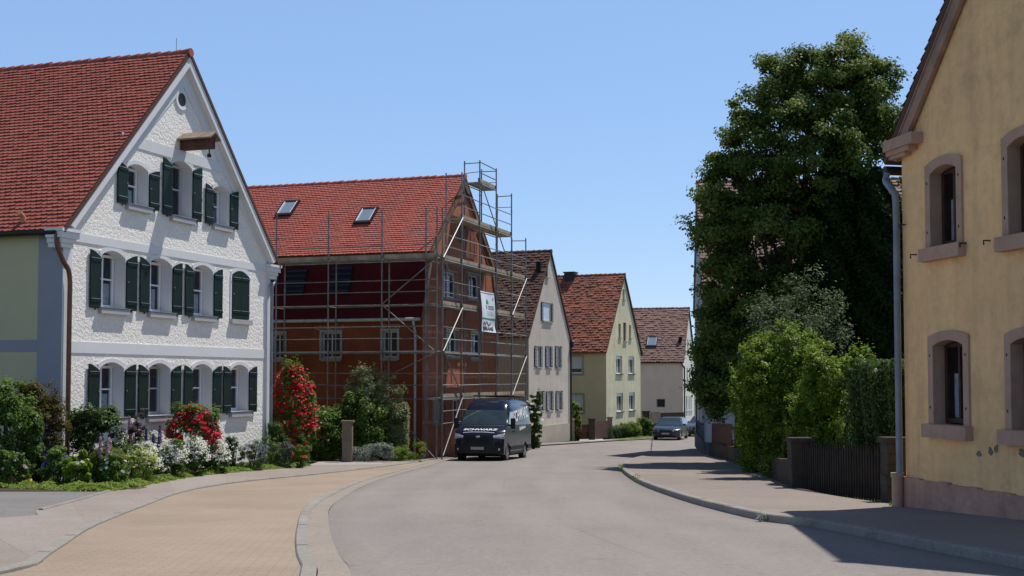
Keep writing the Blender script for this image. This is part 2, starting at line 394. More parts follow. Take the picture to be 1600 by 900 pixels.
M['banner_green'] = m_plain('banner green', (.04,.26,.10), .6)
M['banner_grey'] = m_plain('banner grey', (.22,.24,.26), .6, var=.3, scale=9)
M['ink'] = m_plain('dark grey print', (.05,.05,.06), .6)
M['letter_faint'] = m_plain('faint chalk lettering', (.42,.27,.22), .9, var=.3, scale=10)
M['tarp'] = m_plain('pale plastic sheet', (.62,.64,.68), .35, var=.1, scale=5)
M['terracotta'] = m_plain('terracotta', (.45,.20,.12), .7)

# ------------------------------------------------------------------ world and sun
SUN = Vector((.362, .285, 1.0)).normalized()
w = bpy.data.worlds.new("World"); SC.world = w; w.use_nodes = True
nt = w.node_tree; bg = nt.nodes['Background']
sky = nt.nodes.new('ShaderNodeTexSky'); sky.sky_type = 'NISHITA'; sky.sun_disc = False
sky.sun_elevation = math.asin(SUN.z); sky.sun_rotation = math.atan2(SUN.x, SUN.y)
sky.altitude = 450; sky.air_density = 1.0; sky.dust_density = .0; sky.ozone_density = 1.6
tint = nt.nodes.new('ShaderNodeMix'); tint.data_type = 'RGBA'; tint.blend_type = 'MULTIPLY'; tint.inputs[0].default_value = 1
tint.inputs[7].default_value = (1.05, 1.03, 1.10, 1)
haze = nt.nodes.new('ShaderNodeMix'); haze.data_type = 'RGBA'; haze.inputs[0].default_value = .55
haze.inputs[7].default_value = (.325/.13, .55/.13, .93/.13, 1)
wtc = nt.nodes.new('ShaderNodeTexCoord'); wsx = nt.nodes.new('ShaderNodeSeparateXYZ'); nt.links.new(wtc.outputs['Generated'], wsx.inputs[0])
mr = nt.nodes.new('ShaderNodeMapRange'); mr.inputs[1].default_value = .30; mr.inputs[2].default_value = .62; mr.inputs[3].default_value = .55; mr.inputs[4].default_value = 0.0
nt.links.new(wsx.outputs[2], mr.inputs[0]); nt.links.new(mr.outputs[0], haze.inputs[0])     # pale haze towards the horizon only
mz = nt.nodes.new('ShaderNodeMapRange'); mz.inputs[1].default_value = .30; mz.inputs[2].default_value = .75; mz.inputs[3].default_value = 1.0; mz.inputs[4].default_value = .62
nt.links.new(wsx.outputs[2], mz.inputs[0]); zen = nt.nodes.new('ShaderNodeVectorMath'); zen.operation = 'SCALE'
nt.links.new(tint.outputs[2], zen.inputs[0]); nt.links.new(mz.outputs[0], zen.inputs['Scale'])
nt.links.new(sky.outputs[0], tint.inputs[6]); nt.links.new(zen.outputs[0], haze.inputs[6]); nt.links.new(haze.outputs[2], bg.inputs[0]); bg.inputs[1].default_value = .13
sd = bpy.data.lights.new("sun", 'SUN'); sd.energy = 5.0; sd.angle = R(.53); sd.color = (1.0, .955, .89)
so = bpy.data.objects.new("sun", sd); COL.objects.link(so)
so.rotation_euler = SUN.to_track_quat('Z', 'Y').to_euler(); so.location = (30, 20, 60)
SC.view_settings.view_transform = 'Standard'; SC.view_settings.look = 'None'; SC.view_settings.exposure = 0
# ------------------------------------------------------------------ setting: ground, road, pavements
def spline(P, n):
    P = [Vector(p) for p in P]; Q = [2*P[0]-P[1]] + P + [2*P[-1]-P[-2]]; out = []
    for i in range(1, len(Q)-2):
        for k in range(n):
            t = k / n; a, b, c, d = Q[i-1], Q[i], Q[i+1], Q[i+2]
            out.append(.5*((2*b) + (c-a)*t + (2*a-5*b+4*c-d)*t*t + (3*b-a-3*c+d)*t**3))
    out.append(P[-1].copy()); return out

def resample(P, n):
    L = [0]
    for i in range(1, len(P)): L.append(L[-1] + (P[i]-P[i-1]).length)
    out = []; j = 0
    for k in range(n):
        s = L[-1]*k/(n-1)
        while j < len(P)-2 and L[j+1] < s: j += 1
        t = (s-L[j])/max(1e-9, L[j+1]-L[j]); out.append(P[j].lerp(P[j+1], min(1, t)))
    return out

def pxl(lst): return [gnd(*p) for p in lst]
def w2(x, y): return Vector((x, y, G(y)))
def line(pts, n=12): return spline(pts, n)

def strip(name, A, B, mat, lift, rows=160, cols=10, kind='structure', edge=None):
    A, B = resample(A, rows), resample(B, rows); mb = MB(); idx = {}
    V = []; F = []
    for i in range(rows):
        for j in range(cols+1):
            p = A[i].lerp(B[i], j/cols); V.append((p.x, p.y, G(p.y)+lift))
    for i in range(rows-1):
        for j in range(cols):
            a = i*(cols+1)+j; F.append((a, a+1, a+cols+2, a+cols+1))
    mb.v = V; mb.f = F; mb.m = [0]*len(F); mb.r = [.5]*len(F); o = mb.build(name, mat, smooth=True)
    ca = o.data.attributes.new('cross', 'FLOAT', 'POINT'); ca.data.foreach_set('value', [(k % (cols+1))/cols for k in range(len(V))]); acc = [0.0]
    for i in range(1, rows): acc.append(acc[-1] + (A[i].lerp(B[i], .5)-A[i-1].lerp(B[i-1], .5)).length)
    al = o.data.attributes.new('along', 'FLOAT', 'POINT'); al.data.foreach_set('value', [acc[k // (cols+1)] for k in range(len(V))])
    return tag(o, kind=kind)

def offset(P, d):              # parallel curve to the right of travel
    out = []
    for i, p in enumerate(P):
        t = P[min(i+1, len(P)-1)] - P[max(i-1, 0)]; t.z = 0; t.normalize()
        q = p + Vector((t.y, -t.x, 0))*d; q.z = G(q.y); out.append(q)
    return out

def kerb(name, P, width, h, mat, base=0.0):   # row of kerb stones, real height
    P = resample(P, max(8, int(sum((P[i+1]-P[i]).length for i in range(len(P)-1))/1.0))); Q = offset(P, width); mb = MB()
    for i in range(len(P)-1):
        a, b, c, d = P[i], P[i+1], Q[i+1], Q[i]
        e = (b-a).normalized()*.003; j = rnd.uniform(-.003, .003)
        a, d, b, c = a+e, d+e, b-e, c-e
        lo = base-.15; hi = base+h+j
        f = lambda p, z: Vector((p.x, p.y, G(p.y)+z))
        s1 = a.lerp(d, .1); s2 = d.lerp(a, .1); s3 = c.lerp(b, .1); s4 = b.lerp(c, .1)
        mb.hexa([f(a,lo), f(d,lo), f(c,lo), f(b,lo), f(a,hi-.015), f(d,hi-.015), f(c,hi-.015), f(b,hi-.015)])
        mb.hexa([f(a,hi-.015), f(d,hi-.015), f(c,hi-.015), f(b,hi-.015), f(s1,hi), f(s2,hi), f(s3,hi), f(s4,hi)])
    return tag(mb.build(name, mat), kind='structure')

# ground sheet to the horizon
mb = MB(); xs = [-900,-400,-200,-120]+list(range(-80,81,4))+[120,200,400,900]
ys = [-200,-100,-50,-20]+list(range(-10,122,1))+[140,180,260,400,700,1200,2500]
for y in ys:
    for x in xs: mb.v.append((x, y, G(y)-.035))
nx = len(xs)
for i in range(len(ys)-1):
    for j in range(nx-1): mb.f.append((i*nx+j, i*nx+j+1, (i+1)*nx+j+1, (i+1)*nx+j)); mb.m.append(0); mb.r.append(.5)
tag(mb.build('ground', M['turf'], smooth=True), kind='structure')

K1 = pxl([(0,894),(61,866),(131,824),(210,793),(271,771),(328,759.6),(394,751),(481,742.6),(569,732.5),(640,723.5),(694,714)])
K1 = [w2(-5.2, 4.0), w2(-5.0, 7.5)] + K1
K2 = pxl([(470,900),(462,864),(463,829),(474,796),(504,776),(547,756.6),(591,743),(656,726),(696,714.5)])
K2 = [w2(-1.05, 4), w2(-1.55, 7.5)] + K2
far_l = pxl([(760,706),(835,698),(900,693.5),(960,689.5),(1022,686)]) + [w2(12.2, 88), w2(19, 93), w2(30, 96)]
KR = pxl([(1280,825),(1195,814),(1100,791),(1040,772),(1000,756),(976,740),(973,733),(979,725),(1000,717),(1050,709),(1087,704)])
KR = [w2(5.2,4), w2(4.75,8)] + pxl([(1600,889),(1440,858)]) + KR + [w2(9.4,58), w2(10.6,66), w2(12.8,75), w2(18,82), w2(30,84)]
k1, k2, kr = line(K1), line(K2), line(KR)
k2r = offset(k2, .14); k2g = offset(k2, .42)
roadL = line([offset([K2[0], K2[1]], .4)[0]] + [k2g[i] for i in range(6, len(k2g)-1, 10)] + far_l)
strip('road', roadL, kr, M['asphalt'], .0, 260, 16)
strip('gutter', k2r, k2g, M['gutter'], .004, 200, 2)
kerb('kerb', k2, .14, .03, M['kerb'])
strip('paved_lane', offset(k1, .12), k2, M['pavers'], .004, 220, 12)
kerb('kerb', k1, .13, .04, M['kerb'])
kerb('kerb', offset(kr, -.02), .15, .11, M['kerb'])
# garden front edge and left pavement
GE = pxl([(0,812),(60,800),(130,781),(168,769),(235,757),(300,746),(380,738),(478,729)])
GE = [w2(-12, 14.2)] + GE
ge = line(GE + pxl([(560,722),(640,712),(690,706)]))
strip('pavement', ge, k1[10:], M['side_left'], .03, 200, 8)
yard = line(pxl([(0,766),(80,768),(165,770)]))
yard_l = line([w2(-13.2,19), w2(-14,23.0), w2(-12.6, 25.7)] + pxl([(0,764),(90,767),(168,769)]))
strip('yard', [w2(-16, 14.0), w2(-16, 20), w2(-16, 25.6)], line([w2(-12.05, 14.2)] + GE[1:5]), M['asphalt_dark'], .022, 60, 8)
kerb('kerb', line(GE[2:5]), .07, .055, M['kerb'])
# driveway between the white house and the barn
strip('driveway', line(pxl([(478,729),(500,722),(520,712),(540,703)])), line(pxl([(600,727),(585,718),(570,711),(560,703)])), M['driveway'], .034, 30, 6)
mb = MB()
# garden soil under the flower bed
strip('garden_bed', line([w2(-20, 34)] + [w2(-14,33.5), w2(-9, 41), w2(-7.6,44)]), line([w2(-16, 25.62)] + [w2(p.x-.02, p.y+.04) for p in GE[4:]]), M['soil'], .03, 60, 8)
# far left verge
strip('pavement', line(far_l[:-3]), line([p + Vector((-.9, 1.2, 0)) for p in far_l[:-3]]), M['side_left'], .06, 60, 3)
kerb('kerb', line(pxl([(830,697.5),(900,692.5),(960,688.8),(1022,685.3)])), .13, .09, M['kerb'])
strip('path', line(pxl([(905,690.5),(908,683),(912,676)])), line(pxl([(946,690.5),(935,683),(928,676)])), M['path_white'], .07, 20, 3)
# right pavement up to the wall
wallR = line([w2(9.4,4), w2(7.9, 10), w2(6.5,17.5), w2(6.05,20.3), w2(5.95, 24.6), w2(7.1, 35), w2(8.15,45.5), w2(8.3, 51), w2(8.9,56), w2(10.4, 65), w2(11.8,73)])
ki = offset(kr, .12)
strip('pavement', ki[:-26], wallR, M['asphalt_side'], .10, 200, 10)
# ------------------------------------------------------------------ houses
def arch(a0, a1, b0, b1, rise, n=8):
    pts = [(a0,b0),(a1,b0)]
    if rise <= 0: return pts + [(a1,b1),(a0,b1)]
    for k in range(n+1):
        x = 1 - 2*k/n; pts.append(((a0+a1)/2 + x*(a1-a0)/2, b1-rise + rise*(1-x*x)))
    return pts

class House:
    def __init__(s, name, label, cat, A, u, W, L, zb, he, hr):
        s.u = Vector((u[0], u[1], 0)).normalized(); s.v = Vector((-s.u.y, s.u.x, 0)); s.A = Vector((A[0], A[1], zb))
        s.W, s.L, s.he, s.hr, s.zb = W, L, he-zb, hr-zb, zb
        s.root = empty(name, s.A, math.atan2(s.u.y, s.u.x)); tag(s.root, label, cat)
        s.F = lambda a, b, d: Vector((a, d, b))           # gable wall facing the street
        s.S = lambda a, b, d: Vector((d, a, b))           # long wall at x = 0
        s.B = lambda a, b, d: Vector((s.W - d, a, b))     # long wall at x = W
        s.hF, s.hS, s.hB = [], [], []
        s.p = Vector((s.W/2, 0, s.hr-s.he)).normalized()
    def loc(s, p): q = Vector(p) - s.A; return Vector((q.dot(s.u), q.dot(s.v), q.z))
    def hit(s, px, py, n, off):                           # sight line with local plane n.q = off
        d = ray(px, py); o = s.loc((0,0,0)); e = s.loc(d) - s.loc((0,0,0)); k = (off - n.dot(o)) / n.dot(e); return o + e*k
    def fr(s, px, py, d=0): q = s.hit(px, py, Vector((0,1,0)), d); return q.x, q.z
    def sd(s, px, py, d=0): q = s.hit(px, py, Vector((1,0,0)), d); return q.y, q.z
    def bk(s, px, py): q = s.hit(px, py, Vector((1,0,0)), s.W); return q.y, q.z
    def rf(s, px, py, lift=.15):                          # on the roof slope over x = 0
        n = Vector((-s.p.z, 0, s.p.x)); return s.hit(px, py, n, n.dot(Vector((0,0,s.he))) + lift)
    def frx(s, x0, x1, y0, y1):                           # pixel box -> wall rectangle (uses mid height / mid column)
        a0, _ = s.fr(x0, (y0+y1)/2); a1, _ = s.fr(x1, (y0+y1)/2); _, b1 = s.fr((x0+x1)/2, y0); _, b0 = s.fr((x0+x1)/2, y1); return a0, a1, b0, b1
    def sdx(s, x0, x1, y0, y1, f=None):
        f = f or s.sd
        a0, _ = f(x0, (y0+y1)/2); a1, _ = f(x1, (y0+y1)/2); _, b1 = f((x0+x1)/2, y0); _, b0 = f((x0+x1)/2, y1); return min(a0,a1), max(a0,a1), b0, b1
    def gable(s, inset=0): return [(0,0),(s.W,0),(s.W,s.he),(s.W/2,s.hr),(0,s.he)]
    def walls(s, mF, mS, depth=.3, mrev=None, room=.75):
        mb = MB(); mats = [mF, mS, mrev or mF, M['room']]
        mb.loops(s.F, [s.gable()] + [h for h in s.hF], 0, 0)
        mb.loops(s.S, [[(0,0),(s.L,0),(s.L,s.he),(0,s.he)]] + s.hS, 0, 1)
        mb.loops(s.B, [[(0,0),(s.L,0),(s.L,s.he),(0,s.he)]] + s.hB, 0, 1)
        mb.loops(lambda a,b,d: Vector((a, s.L, b)), [s.gable()], 0, 1)
        for Mf, hs in ((s.F, s.hF), (s.S, s.hS), (s.B, s.hB)):
            for h in hs:
                mb.reveal(Mf, h, 0, depth+.1, 2)
                xs = [p[0] for p in h]; ys = [p[1] for p in h]; a0,a1,b0,b1 = min(xs)-.3, max(xs)+.3, min(ys)-.2, max(ys)+.2
                if room:
                    mb.reveal(Mf, [(a0,b0),(a1,b0),(a1,b1),(a0,b1)], depth+.1, room, 3)
                    mb.loops(Mf, [[(a0,b0),(a1,b0),(a1,b1),(a0,b1)]], room, 3)
                    mb.loops(Mf, [[(a0,b0),(a1,b0),(a1,b1),(a0,b1)], h], depth+.1, 3)
        s.wall = mb.build('wall', mats, s.root); return s.wall
    def roof(s, mt, ex=.28, tw=.18, oh=.35, ov=.12, jit=.004, thick=.10, ridge=True, sides=(0,1), mdeck=None, y1=None, gut=None):
        mb = MB(); y0 = -ov; y1 = s.L + ov
        for side in (0, 1):
            sx = 1 if side == 0 else -1
            up = Vector((s.p.x*sx, 0, s.p.z)); n = Vector((-s.p.z*sx, 0, s.p.x)); ax = Vector((0,1,0))
            base = Vector((0 if side == 0 else s.W, 0, s.he)); O = base - up*oh + n*.02; Ls = math.hypot(s.W/2, s.hr-s.he) + oh
            c = [O+ax*y0, O+ax*y1, O+ax*y1+up*(Ls+.0), O+ax*y0+up*(Ls+.0)]
            mb.hexa([p for p in c] + [p + n*thick for p in c], 1)
            if side not in sides: continue
            O2 = O + n*(thick+.004); nr = int(Ls/ex); e2 = Ls/nr; nc = int((y1-y0)/tw); w_ = (y1-y0)/nc
            for r in range(nr):
                off = .5*(r % 2)
                for k in range(nc + (r % 2)):
                    a0 = max(y0, y0+(k-off)*w_); a1 = min(y1, y0+(k+1-off)*w_)
                    if a1-a0 < .01: continue
                    j = rnd.uniform(-jit, jit)*2; lo = .046+j; rv = rnd.random()
                    P = lambda a, q, h: O2 + ax*a + up*(r*e2+q) + n*h
                    low = []
                    for m_ in range(5):
                        x = m_/4*2-1; low.append((a0+(a1-a0)*m_/4, -.03 + (e2*.22)*(abs(x)**2.2)+j))
                    pts = [P(a, q, lo) for a, q in low] + [P(a1, e2*1.08, .010), P(a0, e2*1.08, .010)]
                    mb.add(pts, 0, rv)
                    for m_ in range(4): mb.add([P(low[m_][0],low[m_][1],lo-.03), P(low[m_+1][0],low[m_+1][1],lo-.03), P(low[m_+1][0],low[m_+1][1],lo), P(low[m_][0],low[m_][1],lo)], 0, rv*.6)
        s.roof_o = mb.build('roof', [mt, mdeck or M['deck']], s.root)
        if ridge:
            mr = MB(); y = y0
            top = s.hr + thick*1.05
            while y < y1:
                z = top + rnd.uniform(-.012,.012)
                mr.tube([(s.W/2, y-.02, z+.02), (s.W/2, min(y+.4, y1), z-.01)], [.135,.115], 10); y += .36
            mr.build('ridge_tiles', mt, s.root, smooth=True)
        if gut:
            g = MB(); up = s.p
            for side in (0,1):
                x = (0 - s.p.x*oh - .05) if side == 0 else (s.W + s.p.x*oh + .05); z = s.he - s.p.z*oh + .03
                g = MB(); g.tube([(x, y0, z), (x, y1, z)], .075, 10); g.build('gutter', gut, s.root, smooth=True)
    def window(s, Mf, a0, a1, b0, b1, d, mf, bars_v=1, bars_h=1, fw=.07, sill=None, curtain=None, blind=None, name='window', glass=None, sill_out=.10, sill_h=.07, sill_d=0):
        mb = MB()
        for x0,x1,y0,y1 in ((a0,a0+fw,b0,b1),(a1-fw,a1,b0,b1),(a0+fw,a1-fw,b0,b0+fw*1.2),(a0+fw,a1-fw,b1-fw,b1)): mb.mbox(Mf, x0,x1,y0,y1, d, d+.07)
        for k in range(bars_v):
            x = a0 + (a1-a0)*(k+1)/(bars_v+1); mb.mbox(Mf, x-fw*.4,x+fw*.4,b0+fw*1.2,b1-fw, d+.004, d+.06)
        for k in range(bars_h):
            y = b0 + (b1-b0)*(k+1)/(bars_h+1)*(1.0 if bars_h != 1 else 1.08); mb.mbox(Mf, a0+fw,a1-fw,y-fw*.3,y+fw*.3, d+.007, d+.055)
        o = mb.build(name, mf, s.root)
        g = MB(); g.add([Mf(a0+fw*.8,b0+fw,d+.035), Mf(a1-fw*.8,b0+fw,d+.035), Mf(a1-fw*.8,b1-fw*.8,d+.035), Mf(a0+fw*.8,b1-fw*.8,d+.035)])
        g.build('pane', glass or M['glass'], o)
        if sill:
            q = MB(); q.mbox(Mf, a0-.08, a1+.08, b0-sill_h-.004, b0-.004, -sill_out, sill_d or d); q.build('window_sill', sill, o)
        if curtain:
            q = MB(); n = 26; y0 = b0+fw*1.3; y1 = b0+(b1-b0)*curtain
            for k in range(n):
                x = lambda t: a0+fw+(a1-a0-2*fw)*t
                dd = lambda t: d+.12+.018*math.sin(t*38+a0*7)
                q.add([Mf(x(k/n),y0,dd(k/n)), Mf(x((k+1)/n),y0,dd((k+1)/n)), Mf(x((k+1)/n),y1,dd((k+1)/n)), Mf(x(k/n),y1,dd(k/n))])
            q.build('curtain', M['curtain'], o, smooth=True)
        if blind:
            q = MB(); q.mbox(Mf, a0+fw*.5, a1-fw*.5, b0+(b1-b0)*(1-blind[0]), b1-fw*.5, d-.03, d-.012)
            for k in range(1, int((b1-b0)*blind[0]/.12)):
                y = b1-fw*.5-k*.12; q.mbox(Mf, a0+fw*.5, a1-fw*.5, y-.006, y+.006, d-.034, d-.030)
            q.build('roller_blind', blind[1], o)
        return o
    def skylight(s, px, py, w, h, parent=None):
        c = s.rf(px, py); up = s.p; n = Vector((-s.p.z, 0, s.p.x)); ax = Vector((0,1,0))
        mb = MB()
        def bx(a0,a1,q0,q1,h0,h1,mi=0):
            P = lambda a,q,hh: c + ax*a + up*q + n*hh
            mb.hexa([P(a0,q0,h0),P(a1,q0,h0),P(a1,q1,h0),P(a0,q1,h0),P(a0,q0,h1),P(a1,q0,h1),P(a1,q1,h1),P(a0,q1,h1)], mi)
        for a0,a1,q0,q1 in ((-w/2,-w/2+.08,-h/2,h/2),(w/2-.08,w/2,-h/2,h/2),(-w/2+.08,w/2-.08,-h/2,-h/2+.14),(-w/2+.08,w/2-.08,h/2-.12,h/2)): bx(a0,a1,q0,q1,-.1,.11)
        o = mb.build('roof_window', M['dark_metal'], s.root)
        g = MB(); P = lambda a,q,hh: c + ax*a + up*q + n*hh
        g.add([P(-w/2+.07,-h/2+.12,.08),P(w/2-.07,-h/2+.12,.08),P(w/2-.07,h/2-.1,.08),P(-w/2+.07,h/2-.1,.08)]); g.build('pane', M['sky_glass'], o)
        t = MB()
        for a in (-w/2+.08, w/2-.11): t.hexa([P(a,-h/2+.14,.085),P(a+.03,-h/2+.14,.085),P(a+.03,h/2-.12,.085),P(a,h/2-.12,.085),P(a,-h/2+.14,.118),P(a+.03,-h/2+.14,.118),P(a+.03,h/2-.12,.118),P(a,h/2-.12,.118)])
        t.build('frame', M['frame_white'], o)
M['sky_glass'] = m_plain('skylight glass', (.25,.30,.36), .04, .0, .9, .05, 2, coat=1.0)

def pipe(name, pts, r, mat, parent, n=10):
    P = spline(pts, 4) if len(pts) > 2 else pts
    mb = MB(); mb.tube(P, r, n); o = mb.build(name, mat, parent, smooth=True)
    return o

def shutter_mesh(w, h, rise, flip):
    """local: x along wall 0..w, z up, y depth (front face at -y)."""
    mb = MB(); n = 6; lp = [(0,0),(w,0)]
    for k in range(n+1):
        t = 1-k/n; x = t*w; q = t if flip else 1-t     # q = 1 on the free edge, high there
        lp.append((x, h - rise*(1-q)**1.6))
    Mf = lambda a,b,d: Vector((a,d,b))
    mb.slab(Mf, lp, -.035, 0, 0)
    for z in (.14*h, .84*h): mb.mbox(Mf, .012, w-.012, z-.05, z+.05, -.055, -.035, 0)
    for z in (.14*h, .84*h): mb.mbox(Mf, (0 if not flip else 0), w*.94, z+.028, z+.042, -.062, -.055, 1)
    mb.mbox(Mf, w*(.86 if not flip else .08), w*(.92 if not flip else .14), h*.5, h*.5+.03, -.06, -.035, 1)
    for k in (.30,.56,.8): mb.mbox(Mf, w*k-.003, w*k+.003, .02, h-rise-.01, -.0365, -.035, 2)
    mb.mbox(Mf, w*.45, w*.55, -.05, .0, -.03, -.01, 2)
    return mb

# ================================================================== white house
WU = (.315, .949)
wh = House('white_house', 'large white roughcast house with red roof and dark green shutters behind the flower garden', 'house', (-11.56,31.18), WU, 10.6, 15, G(33)-.05, 3.92, 9.62)
ops = []
col_a = [wh.frx(a,b,c,d)[:2] for a,b,c,d in ((157,194.5,395,483),(233,267,405,487),(302,331.6,412,491),(361.5,388,430,498))]
_, _, gb0, gb1 = wh.frx(157,194.5,566,653); _, _, mb0, mb1 = wh.frx(157,194.5,392,482)
def rect(i, b0, b1): return (*col_a[i], b0, b1)
for i in range(4): ops.append((*col_a[i], gb0, gb1, .16, 'g'))
for i in range(4): ops.append((*col_a[i], mb0, mb1, .16, 'm' if i < 3 else 'c'))
at1 = wh.frx(199,230.5,257,322); at2 = wh.frx(268,298.5,252,340); at3 = wh.frx(333,357,291,353)
ops += [(*at1, .13, 'a'), (*at2, .14, 'b'), (*at3, .13, 'a')]
RECESS = .33
for a0,a1,b0,b1,rs,k in ops: wh.hF.append(arch(a0,a1,b0,b1,rs))
ox, oz = wh.fr(283,156); 
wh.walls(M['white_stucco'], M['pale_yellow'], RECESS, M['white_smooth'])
wh.roof(M['tile_red'], .150, .17, .30, .26, .004, gut=None, sides=(0,))
g = MB(); gx, gz = -wh.p.x*.30-.07, wh.he-wh.p.z*.30+.03
g.tube([(gx, -.05, gz), (gx, wh.L, gz)], .085, 10); g.build('gutter', M['dark_metal'], wh.root, smooth=True)
# smooth bands
tr = MB(); PR = -.022
def band(z0, z1, x0=0, x1=None):
    tr.mbox(wh.F, x0, x1 if x1 else wh.W, z0, z1, PR, .01)
_, zA = wh.fr(110,362); _, zB = wh.fr(117,377); band(zB, zA, .0, wh.W)
_, zA2 = wh.fr(107.7,533); _, zB2 = wh.fr(107.7,551); band(zB2, zA2, .0, wh.W)
x_at = lambda z: (z-wh.he)/(wh.hr-wh.he)*wh.W/2
_, zC = wh.fr(212,213); _, zD = wh.fr(203,228)
xm = x_at(zD); band(zD, zC, xm, wh.W-xm)
for x0, x1 in ((0,.34),(wh.W-.34,wh.W)):
    for z0, z1 in ((0,zB2-.002),(zA2+.002,zB-.002)): tr.mbox(wh.F, x0, x1, z0, z1, PR, .01)
rk = .62
L = math.hypot(wh.W/2, wh.hr-wh.he)
for sx in (1,-1):
    X = lambda x: x if sx == 1 else wh.W-x
    q0 = Vector((0, wh.he)); q1 = Vector((wh.W/2, wh.hr)); dz = rk/ (wh.W/2) * L
    tr.slab(wh.F, [(X(.0),wh.he+.03),(X(wh.W/2),wh.hr+.02),(X(wh.W/2),wh.hr-.30),(X(.18),wh.he-.06)], -.23, -.036, 0)
    tr.slab(wh.F, [(X(0),wh.he-.0),(X(wh.W/2),wh.hr),(X(wh.W/2),wh.hr-dz),(X(rk*.55),wh.he-.0)], PR-.012, .01, 0)
tr.build('plaster_band', M['white_smooth'], wh.root)
# window trim, windows, shutters
kinds = []
for n_, (a0,a1,b0,b1,rs,k) in enumerate(ops):
    s_ = MB()
    if k != 'x':
        # moulded arched surround
        outer = arch(a0-.09,a1+.09,b0,b1+.11,rs); inner = arch(a0,a1,b0,b1,rs)
        o2 = outer[2:]; i2 = inner[2:]
        for j in range(len(o2)-1):
            P = [o2[j], o2[j+1], i2[j+1], i2[j]]
            s_.slab(wh.F, P, -.018, .005)
        for (p0,p1) in (((a0-.09),(a0)),((a1),(a1+.09))): s_.mbox(wh.F, p0, p1, b0, b1-rs, -.024, .005)
    sur = s_.build('window_surround', M['white_smooth'], wh.root)
    if k == 'c': 
        sl = MB(); sl.mbox(wh.F, a0-.1, a1+.1, b0-.16, b0-.01, -.12, .0); sl.build('window_sill', M['sill_plaster'], wh.root)
        wd = (a1-a0)/2
        for q in (0,1):
            s2 = shutter_mesh(wd-.012, b1-b0-.04, rs, q == 0); 
            o = s2.build('shutter', [M['green_paint'], M['metal_pale'], M['dark_metal']], wh.root, loc=(a0+.006+q*wd, -.01, b0+.02)); continue
        continue
    win = wh.window(wh.F, a0+.03, a1-.03, b0+.02, b1-rs*.55, RECESS, M['frame_grey'] if (k == 'b' or n_ == 1) else M['frame_white'], 1 if k != 'b' else 1, 1, .075,
                    curtain={'m':.47,'g':.45 if n_ == 0 else None,'a':.45,'b':None}[k])
    sl = MB(); sl.mbox(wh.F, a0-.10, a1+.10, b0-.16, b0-.005, -.13, .0); sl.mbox(wh.F, a0+.003, a1-.003, b0-.03, b0+.015, -.13, RECESS); sl.build('window_sill', M['sill_plaster'], win)
    lb = MB(); lb.mbox(wh.F, a0-.13, a1+.13, b0-.003, b0+.012, -.15, .0); lb.build('sill_cover', M['metal_pale'], win)
    wd = .455
    sm = shutter_mesh(wd, b1-b0-.02, rs, False)
    for q in (0,1):
        s2 = shutter_mesh(wd, b1-b0-.02, rs*1.1, q == 1)
        ang = R(rnd.uniform(2,6)); 
        if q == 0:
            o = s2.build('shutter', [M['green_paint'], M['metal_pale'], M['dark_metal']], win, loc=(a0-wd-.04, -.035, b0-.03)); 
        else:
            o = s2.build('shutter', [M['green_paint'], M['metal_pale'], M['dark_metal']], win, loc=(a1+.02, -.035, b0-.03)); 
        o.rotation_euler.z = (R(2) if q == 0 else -R(2)) * (1 if q == 0 else 1)
# round vent with moulded ring
v_ = MB(); v_.lathe((ox,-.03,oz), (0,1,0), [(.20,-.0),(.31,-.01),(.32,.03),(.20,.03)], 28); vent = v_.build('round_vent', M['white_smooth'], wh.root, smooth=True)
v2 = MB(); v2.lathe((ox,-.032,oz), (0,1,0), [(.001,.0),(.2,.0)], 28); v2.build('vent_grille', M['dark_metal'], vent)
# covered hoist beam above the attic door
hx, hz = wh.fr(285,222); hb = MB(); Lh = 1.05
hb.box(hx-.13, hx+.13, -Lh, .0, hz-.25, hz+.10, 0)
hb.tube([(hx,-Lh+.12,hz-.24),(hx,-Lh+.12,hz-.42)], .02, 6, 1); hb.lathe((hx,-Lh+.12,hz-.46),(1,0,0),[(.001,-.03),(.06,-.03),(.06,.03),(.001,.03)],12,1)
hoist = hb.build('hoist_beam', [M['fence_brown'], M['dark_metal']], wh.root)
hr_ = MB()
for sx in (-1,1): hr_.hexa([Vector((hx,-Lh-.1,hz+.21)),Vector((hx+sx*.30,-Lh-.1,hz-.0)),Vector((hx+sx*.30,.0,hz-.0)),Vector((hx,.0,hz+.21)),Vector((hx,-Lh-.1,hz+.26)),Vector((hx+sx*.31,-Lh-.1,hz+.045)),Vector((hx+sx*.31,.0,hz+.045)),Vector((hx,.0,hz+.26))])
hr_.hexa([Vector((hx-.12,-Lh,hz+.1)),Vector((hx+.12,-Lh,hz+.1)),Vector((hx+.12,0,hz+.1)),Vector((hx-.12,0,hz+.1)),Vector((hx-.02,-Lh,hz+.2)),Vector((hx+.02,-Lh,hz+.2)),Vector((hx+.02,0,hz+.2)),Vector((hx-.02,0,hz+.2))])
hr_.build('hoist_roof', M['wood_grey'], hoist)
# eave cornices
for q in (0,1):
    c = MB(); x0 = -.34 if q == 0 else wh.W-.42; x1 = .42 if q == 0 else wh.W+.34
    z1 = wh.he-.16
    for k,(dz0,dz1,e) in enumerate(((-.42,-.30,.02),(-.30,-.18,.07),(-.18,-.02,.13),(-.02,.06,.17))):
        xa, xb = (x0+.16-e, x1-.17+e) if q == 0 else (x0+.17-e, x1-.16+e)
        c.box(xa, xb, -.09-e, .3, z1+dz0, z1+dz1-.001)
    c.build('eave_cornice', M['white_smooth'], wh.root)
